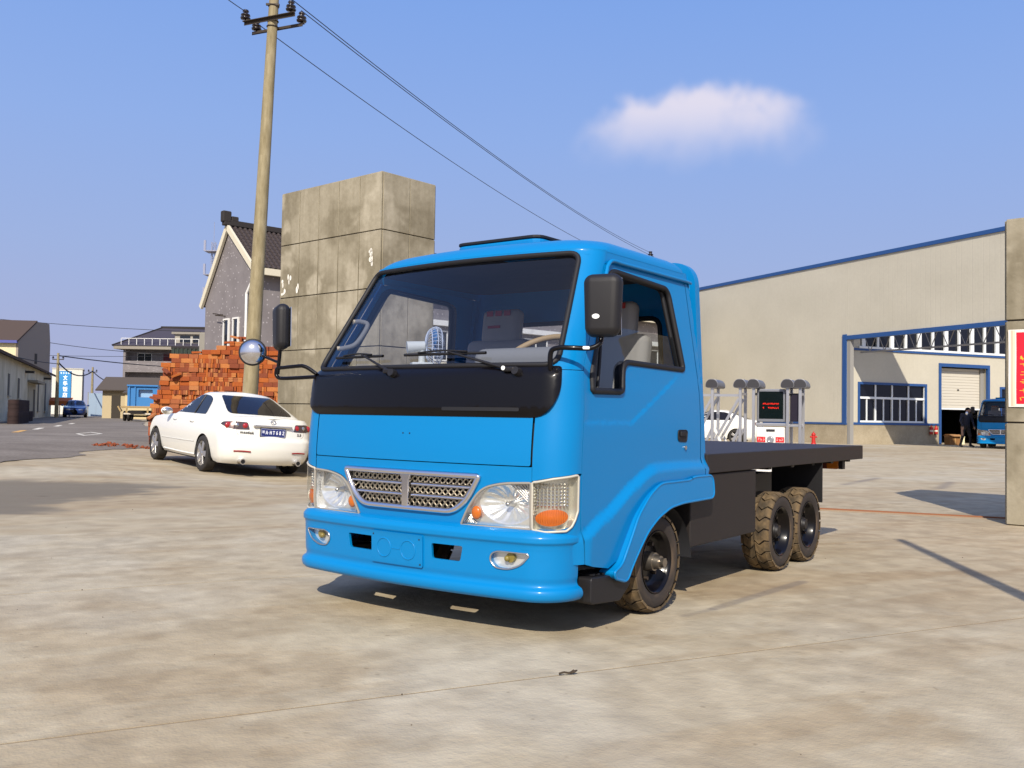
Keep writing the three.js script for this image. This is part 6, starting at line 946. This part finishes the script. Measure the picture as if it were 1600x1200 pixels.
// far street poles and their cables
{
  const mk = (label, x, z, h) => { const p = thing('street_pole', label, 'utility pole', [x, 0.3, z]); part(p, 'shaft', cyl(0.09, 0.16, h, 0, h / 2, 0), poleMat); part(p, 'arm_bar', [box(0.9, 0.07, 0.07, 0, h - 0.5, 0)], armMat); for (const s of [-0.4, 0.4]) insulator(p, s, h - 0.47, 0, 0.8); return p; };
  mk('slim concrete pole beside the blue restaurant sign', -36.0, -75, 5.1); mk('slim concrete pole at the bend, before the pale blue fence', -42.1, -95, 4.9);
  const cable = M('#15161c', 0.7), sag = (a, b, s, r) => tube(Array.from({ length: 13 }, (_, i) => { const k = i / 12; return [mix(a[0], b[0], k), mix(a[1], b[1], k) - s * 4 * k * (1 - k), mix(a[2], b[2], k)]; }), r, false, 36, 5);
  const C = (label, a, b, s, r) => solo('cable', label, 'cable', sag(a, b, s, r), cable, 'cables over the road');
  C('thick sagging cable between the two slim far poles', [-36.0, 4.7, -75], [-42.1, 4.8, -95], 0.75, 0.06);
  C('thick cable dropping from the bend pole towards the shed', [-42.1, 4.8, -95], [-31.6, 3.1, -76], 0.3, 0.05);
  C('cable running left from the sign pole across the whitewashed building', [-36.0, 4.55, -75], [-25.5, 3.95, -45], 0.15, 0.03);
  C('thick cable running right from the sign pole to the far houses', [-36.0, 5.2, -75], [-33, 5.9, -108], 0.3, 0.045);
  C('highest thin cable across the sky at left', [-54, 10.2, -98], [-33, 9.3, -100], 0.15, 0.03);
  C('middle thin cable across the sky at left', [-50, 8.1, -98], [-34, 6.9, -100], 0.35, 0.03);
  C('lowest thin cable across the sky at left', [-52, 6.6, -100], [-37, 7.0, -105], 0.1, 0.025);
}
// distant lattice mast
{
  const t = thing('radio_mast', 'faint lattice radio mast far behind the grey house', 'mast', [-44.6, 0, -140]), m = M('#8d90a2', 0.8);
  for (const [x, z] of [[-0.5, -0.5], [0.5, -0.5], [0.5, 0.5], [-0.5, 0.5]]) part(t, 'leg', bar([x, 0, z], [x * 0.5, 26, z * 0.5], 0.05, 5), m);
  const br = []; for (let k = 0; k < 26; k++) { const w0 = 0.5 - k * 0.0096, w1 = 0.5 - (k + 1) * 0.0096; for (const z of [-1, 1]) br.push(bar([-w0, k, z * w0], [w1, k + 1, z * w1], 0.03, 4), bar([w0, k, z * w0], [-w1, k + 1, z * w1], 0.03, 4)); } part(t, 'bracing', br, m).userData.kind = 'stuff';
  for (const y of [17.5, 21, 24.5]) part(t, 'platform', [span(-1.1, 1.1, y, y + 0.12, -1.1, 1.1), box(0.3, 1.6, 0.2, -1.2, y + 0.9, 0.4), box(0.3, 1.6, 0.2, 1.2, y + 0.7, 0.4)], m); part(t, 'aerial', bar([0, 26, 0], [0, 29, 0], 0.04, 5), m);
}
// small blue lorry from behind, parked on the right of the road
{
  const t = thing('parked_lorry', 'small blue lorry with open cargo frame seen from behind, by the bricks', 'lorry', [-23.45, 0.29, -59.4], 0.25);
  const lb = M('#2f74b0', 0.6), rust = M('#a38a5e', 0.85), dk = M('#1e1a18', 0.9);
  part(t, 'cab_back', [extr(roundPoly([[-0.92, 0.9], [0.92, 0.9], [0.92, 2.25], [0.86, 2.35], [-0.86, 2.35], [-0.92, 2.25]], 0.06), 0.9, [roundPoly([[-0.25, 1.55], [0.62, 1.55], [0.62, 2.05], [-0.25, 2.05]], 0.05)]).translate(0, 0, -3.2)], lb);
  part(t, 'rear_window', box(0.85, 0.48, 0.02, 0.18, 1.80, -2.6), M('#8fb0cc', 0.2)); for (const x of [-0.8, -0.45]) part(t, 'frame_post', rbox(0.08, 1.3, 0.08, 0.01, x, 1.6, -2.24), lb); part(t, 'frame_rail', rbox(1.9, 0.1, 0.08, 0.01, 0, 2.30, -2.2), lb);
  part(t, 'deck', rbox(1.9, 0.12, 2.4, 0.02, 0, 0.90, -1.1), rust); part(t, 'tail_beam', rbox(1.6, 0.10, 0.08, 0.01, 0, 0.48, 0.1), M('#c9bfae', 0.7)); for (const x of [-0.62, 0.62]) part(t, 'tail_bracket', rbox(0.1, 0.36, 0.08, 0.01, x, 0.68, 0.1), rust); part(t, 'chassis', [box(0.8, 0.18, 4.6, 0, 0.6, -1.4)], dk); part(t, 'axle', bar([-0.8, 0.33, -0.7], [0.8, 0.33, -0.7], 0.06), dk); part(t, 'tail_gate', rbox(0.1, 0.36, 0.5, 0.02, -1.0, 0.78, 0.2, 0, 0, 0.5), rust);
  for (const [x, z] of [[-0.82, -0.7], [-0.58, -0.7], [0.82, -0.7], [0.58, -0.7], [-0.8, -3.6], [0.8, -3.6]]) { const w = sub(t, 'wheel', [x, 0.33, z]); part(w, 'tyre', put(new THREE.TorusGeometry(0.235, 0.095, 10, 28), 0, 0, 0, 0, Math.PI / 2), carTyre); part(w, 'rim', cyl(0.16, 0.16, 0.12, 0, 0, 0, 0, 0, Math.PI / 2), dk); }
}
// ---------------------------------------------------------------- person in dark clothes by the roller door
{
  const N = 92, mc = new MarchingCubes(N, new THREE.MeshBasicMaterial(), false, false, 200000), S = 0.95;   // half-size of the grid in metres
  const J = { hipC: [0, 0.90, 0], chest: [0.03, 1.28, 0.03], neck: [0.05, 1.44, 0.06], head: [0.07, 1.56, 0.09], sL: [-0.17, 1.38, 0.02], sR: [0.20, 1.38, 0.04], eL: [-0.27, 1.13, 0.05], wL: [-0.25, 0.90, 0.16], eR: [0.29, 1.13, 0.06], wR: [0.27, 0.91, 0.20], hL: [-0.09, 0.88, 0], hR: [0.10, 0.88, 0], kL: [-0.17, 0.48, 0.06], aL: [-0.24, 0.08, 0.0], kR: [0.17, 0.48, 0.08], aR: [0.23, 0.08, 0.02], tL: [-0.26, 0.04, 0.15], tR: [0.27, 0.04, 0.17], gL: [-0.25, 0.82, 0.19], gR: [0.27, 0.83, 0.23], f1: [-0.26, 0.76, 0.20], f2: [0.28, 0.77, 0.25] };
  const bones = [['hipC', 'chest', 0.15, 0.165], ['chest', 'neck', 0.12, 0.06], ['neck', 'head', 0.055, 0.09], ['head', 'head', 0.105, 0.105], ['chest', 'sL', 0.10, 0.07], ['chest', 'sR', 0.10, 0.07], ['sL', 'eL', 0.062, 0.05], ['eL', 'wL', 0.048, 0.036], ['wL', 'gL', 0.036, 0.04], ['gL', 'f1', 0.034, 0.022], ['sR', 'eR', 0.062, 0.05], ['eR', 'wR', 0.048, 0.036], ['wR', 'gR', 0.036, 0.04], ['gR', 'f2', 0.034, 0.022], ['hipC', 'hL', 0.14, 0.10], ['hipC', 'hR', 0.14, 0.10], ['hL', 'kL', 0.10, 0.065], ['kL', 'aL', 0.062, 0.045], ['hR', 'kR', 0.10, 0.065], ['kR', 'aR', 0.062, 0.045], ['aL', 'tL', 0.05, 0.04], ['aR', 'tR', 0.05, 0.04]].map(([a, b, r0, r1]) => [J[a], J[b], r0, r1]);
  const sd = (p, [a, b, r0, r1]) => { const dx = b[0] - a[0], dy = b[1] - a[1], dz = b[2] - a[2], l2 = dx * dx + dy * dy + dz * dz || 1e-9, t = clamp(((p[0] - a[0]) * dx + (p[1] - a[1]) * dy + (p[2] - a[2]) * dz) / l2); return Math.hypot(p[0] - a[0] - t * dx, p[1] - a[1] - t * dy, p[2] - a[2] - t * dz) - mix(r0, r1, t); };
  for (let k = 0; k < N; k++) for (let j = 0; j < N; j++) for (let i = 0; i < N; i++) { const p = [(i / N * 2 - 1) * S, (j / N * 2 - 1) * S + 0.86, (k / N * 2 - 1) * S]; let d = 9; for (const b of bones) { const e = sd(p, b), h = clamp(0.5 + 0.5 * (d - e) / 0.035); d = mix(d, e, h) - 0.035 * h * (1 - h); } mc.field[i + j * N + k * N * N] = -d; }
  mc.isolation = 0; mc.update();
  const pos = mc.positionArray.slice(0, mc.count * 3), g = new THREE.BufferGeometry(); for (let i = 0; i < pos.length; i += 3) { pos[i] *= S; pos[i + 1] = pos[i + 1] * S + 0.86; pos[i + 2] *= S; }
  g.setAttribute('position', new THREE.BufferAttribute(pos, 3)); g.setAttribute('normal', new THREE.BufferAttribute(mc.normalArray.slice(0, mc.count * 3), 3));
  const col = new Float32Array(pos.length); for (let i = 0; i < pos.length; i += 3) { const y = pos[i + 1], out = Math.abs(pos[i] - 0.02) > 0.2; const c = y > 1.46 || (out && y < 0.87 && y > 0.5) ? [0.32, 0.19, 0.13] : y > 0.93 ? [0.018, 0.02, 0.035] : y > 0.09 ? [0.022, 0.02, 0.022] : [0.015, 0.012, 0.01]; col.set(c, i); }
  g.setAttribute('color', new THREE.BufferAttribute(col, 3));
  const p = thing('person', 'person in dark clothes standing with legs apart by the roller door', 'person', [19.44, 0.0, -40.6], 0.2);
  part(p, 'body', g, new THREE.MeshStandardMaterial({ vertexColors: true, roughness: 0.9 }));
  part(p, 'hair', put(new THREE.SphereGeometry(0.113, 20, 14, 0, Math.PI * 2, 0, 1.75), 0.066, 1.585, 0.078, -0.35), M('#0f0c0b', 0.9));
  part(p, 'nose', put(new THREE.SphereGeometry(0.016, 8, 6), 0.075, 1.555, 0.198), M('#9a6a50', 0.8));
}
// litter
{
  const R = rng(77), lf = M('#3d3226', 0.9); const g = mg([tube([[-0.03, 0.006, 0], [-0.01, 0.014, 0.008], [0.012, 0.01, 0.0], [0.032, 0.018, -0.012]], 0.0045, false, 16, 5), put(new THREE.SphereGeometry(0.014, 8, 6), 0.03, 0.012, -0.01, 0, 0, 0.4, [1.4, 0.35, 0.8])]);
  solo('dry_twig', 'small dark dry twig lying on the concrete in front of the truck', 'twig', g, lf).position.set(0.245, 0, -3.98);
  const list = []; for (let i = 0; i < 40; i++) { const d = 3 + R() * 9, x = (R() - 0.5) * d * 1.05, s = 0.002 + R() * R() * 0.004; list.push(put(new THREE.IcosahedronGeometry(s, 0), x, s * 0.5, -d, R() * 3, R() * 3, 0)); }
  const o = part(scene, 'grit', list, M('#5a4e40', 0.95), 'tiny crumbs of grit scattered over the concrete yard'); o.userData.kind = 'stuff'; o.userData.category = 'grit';
}
renderer.render(scene, camera);
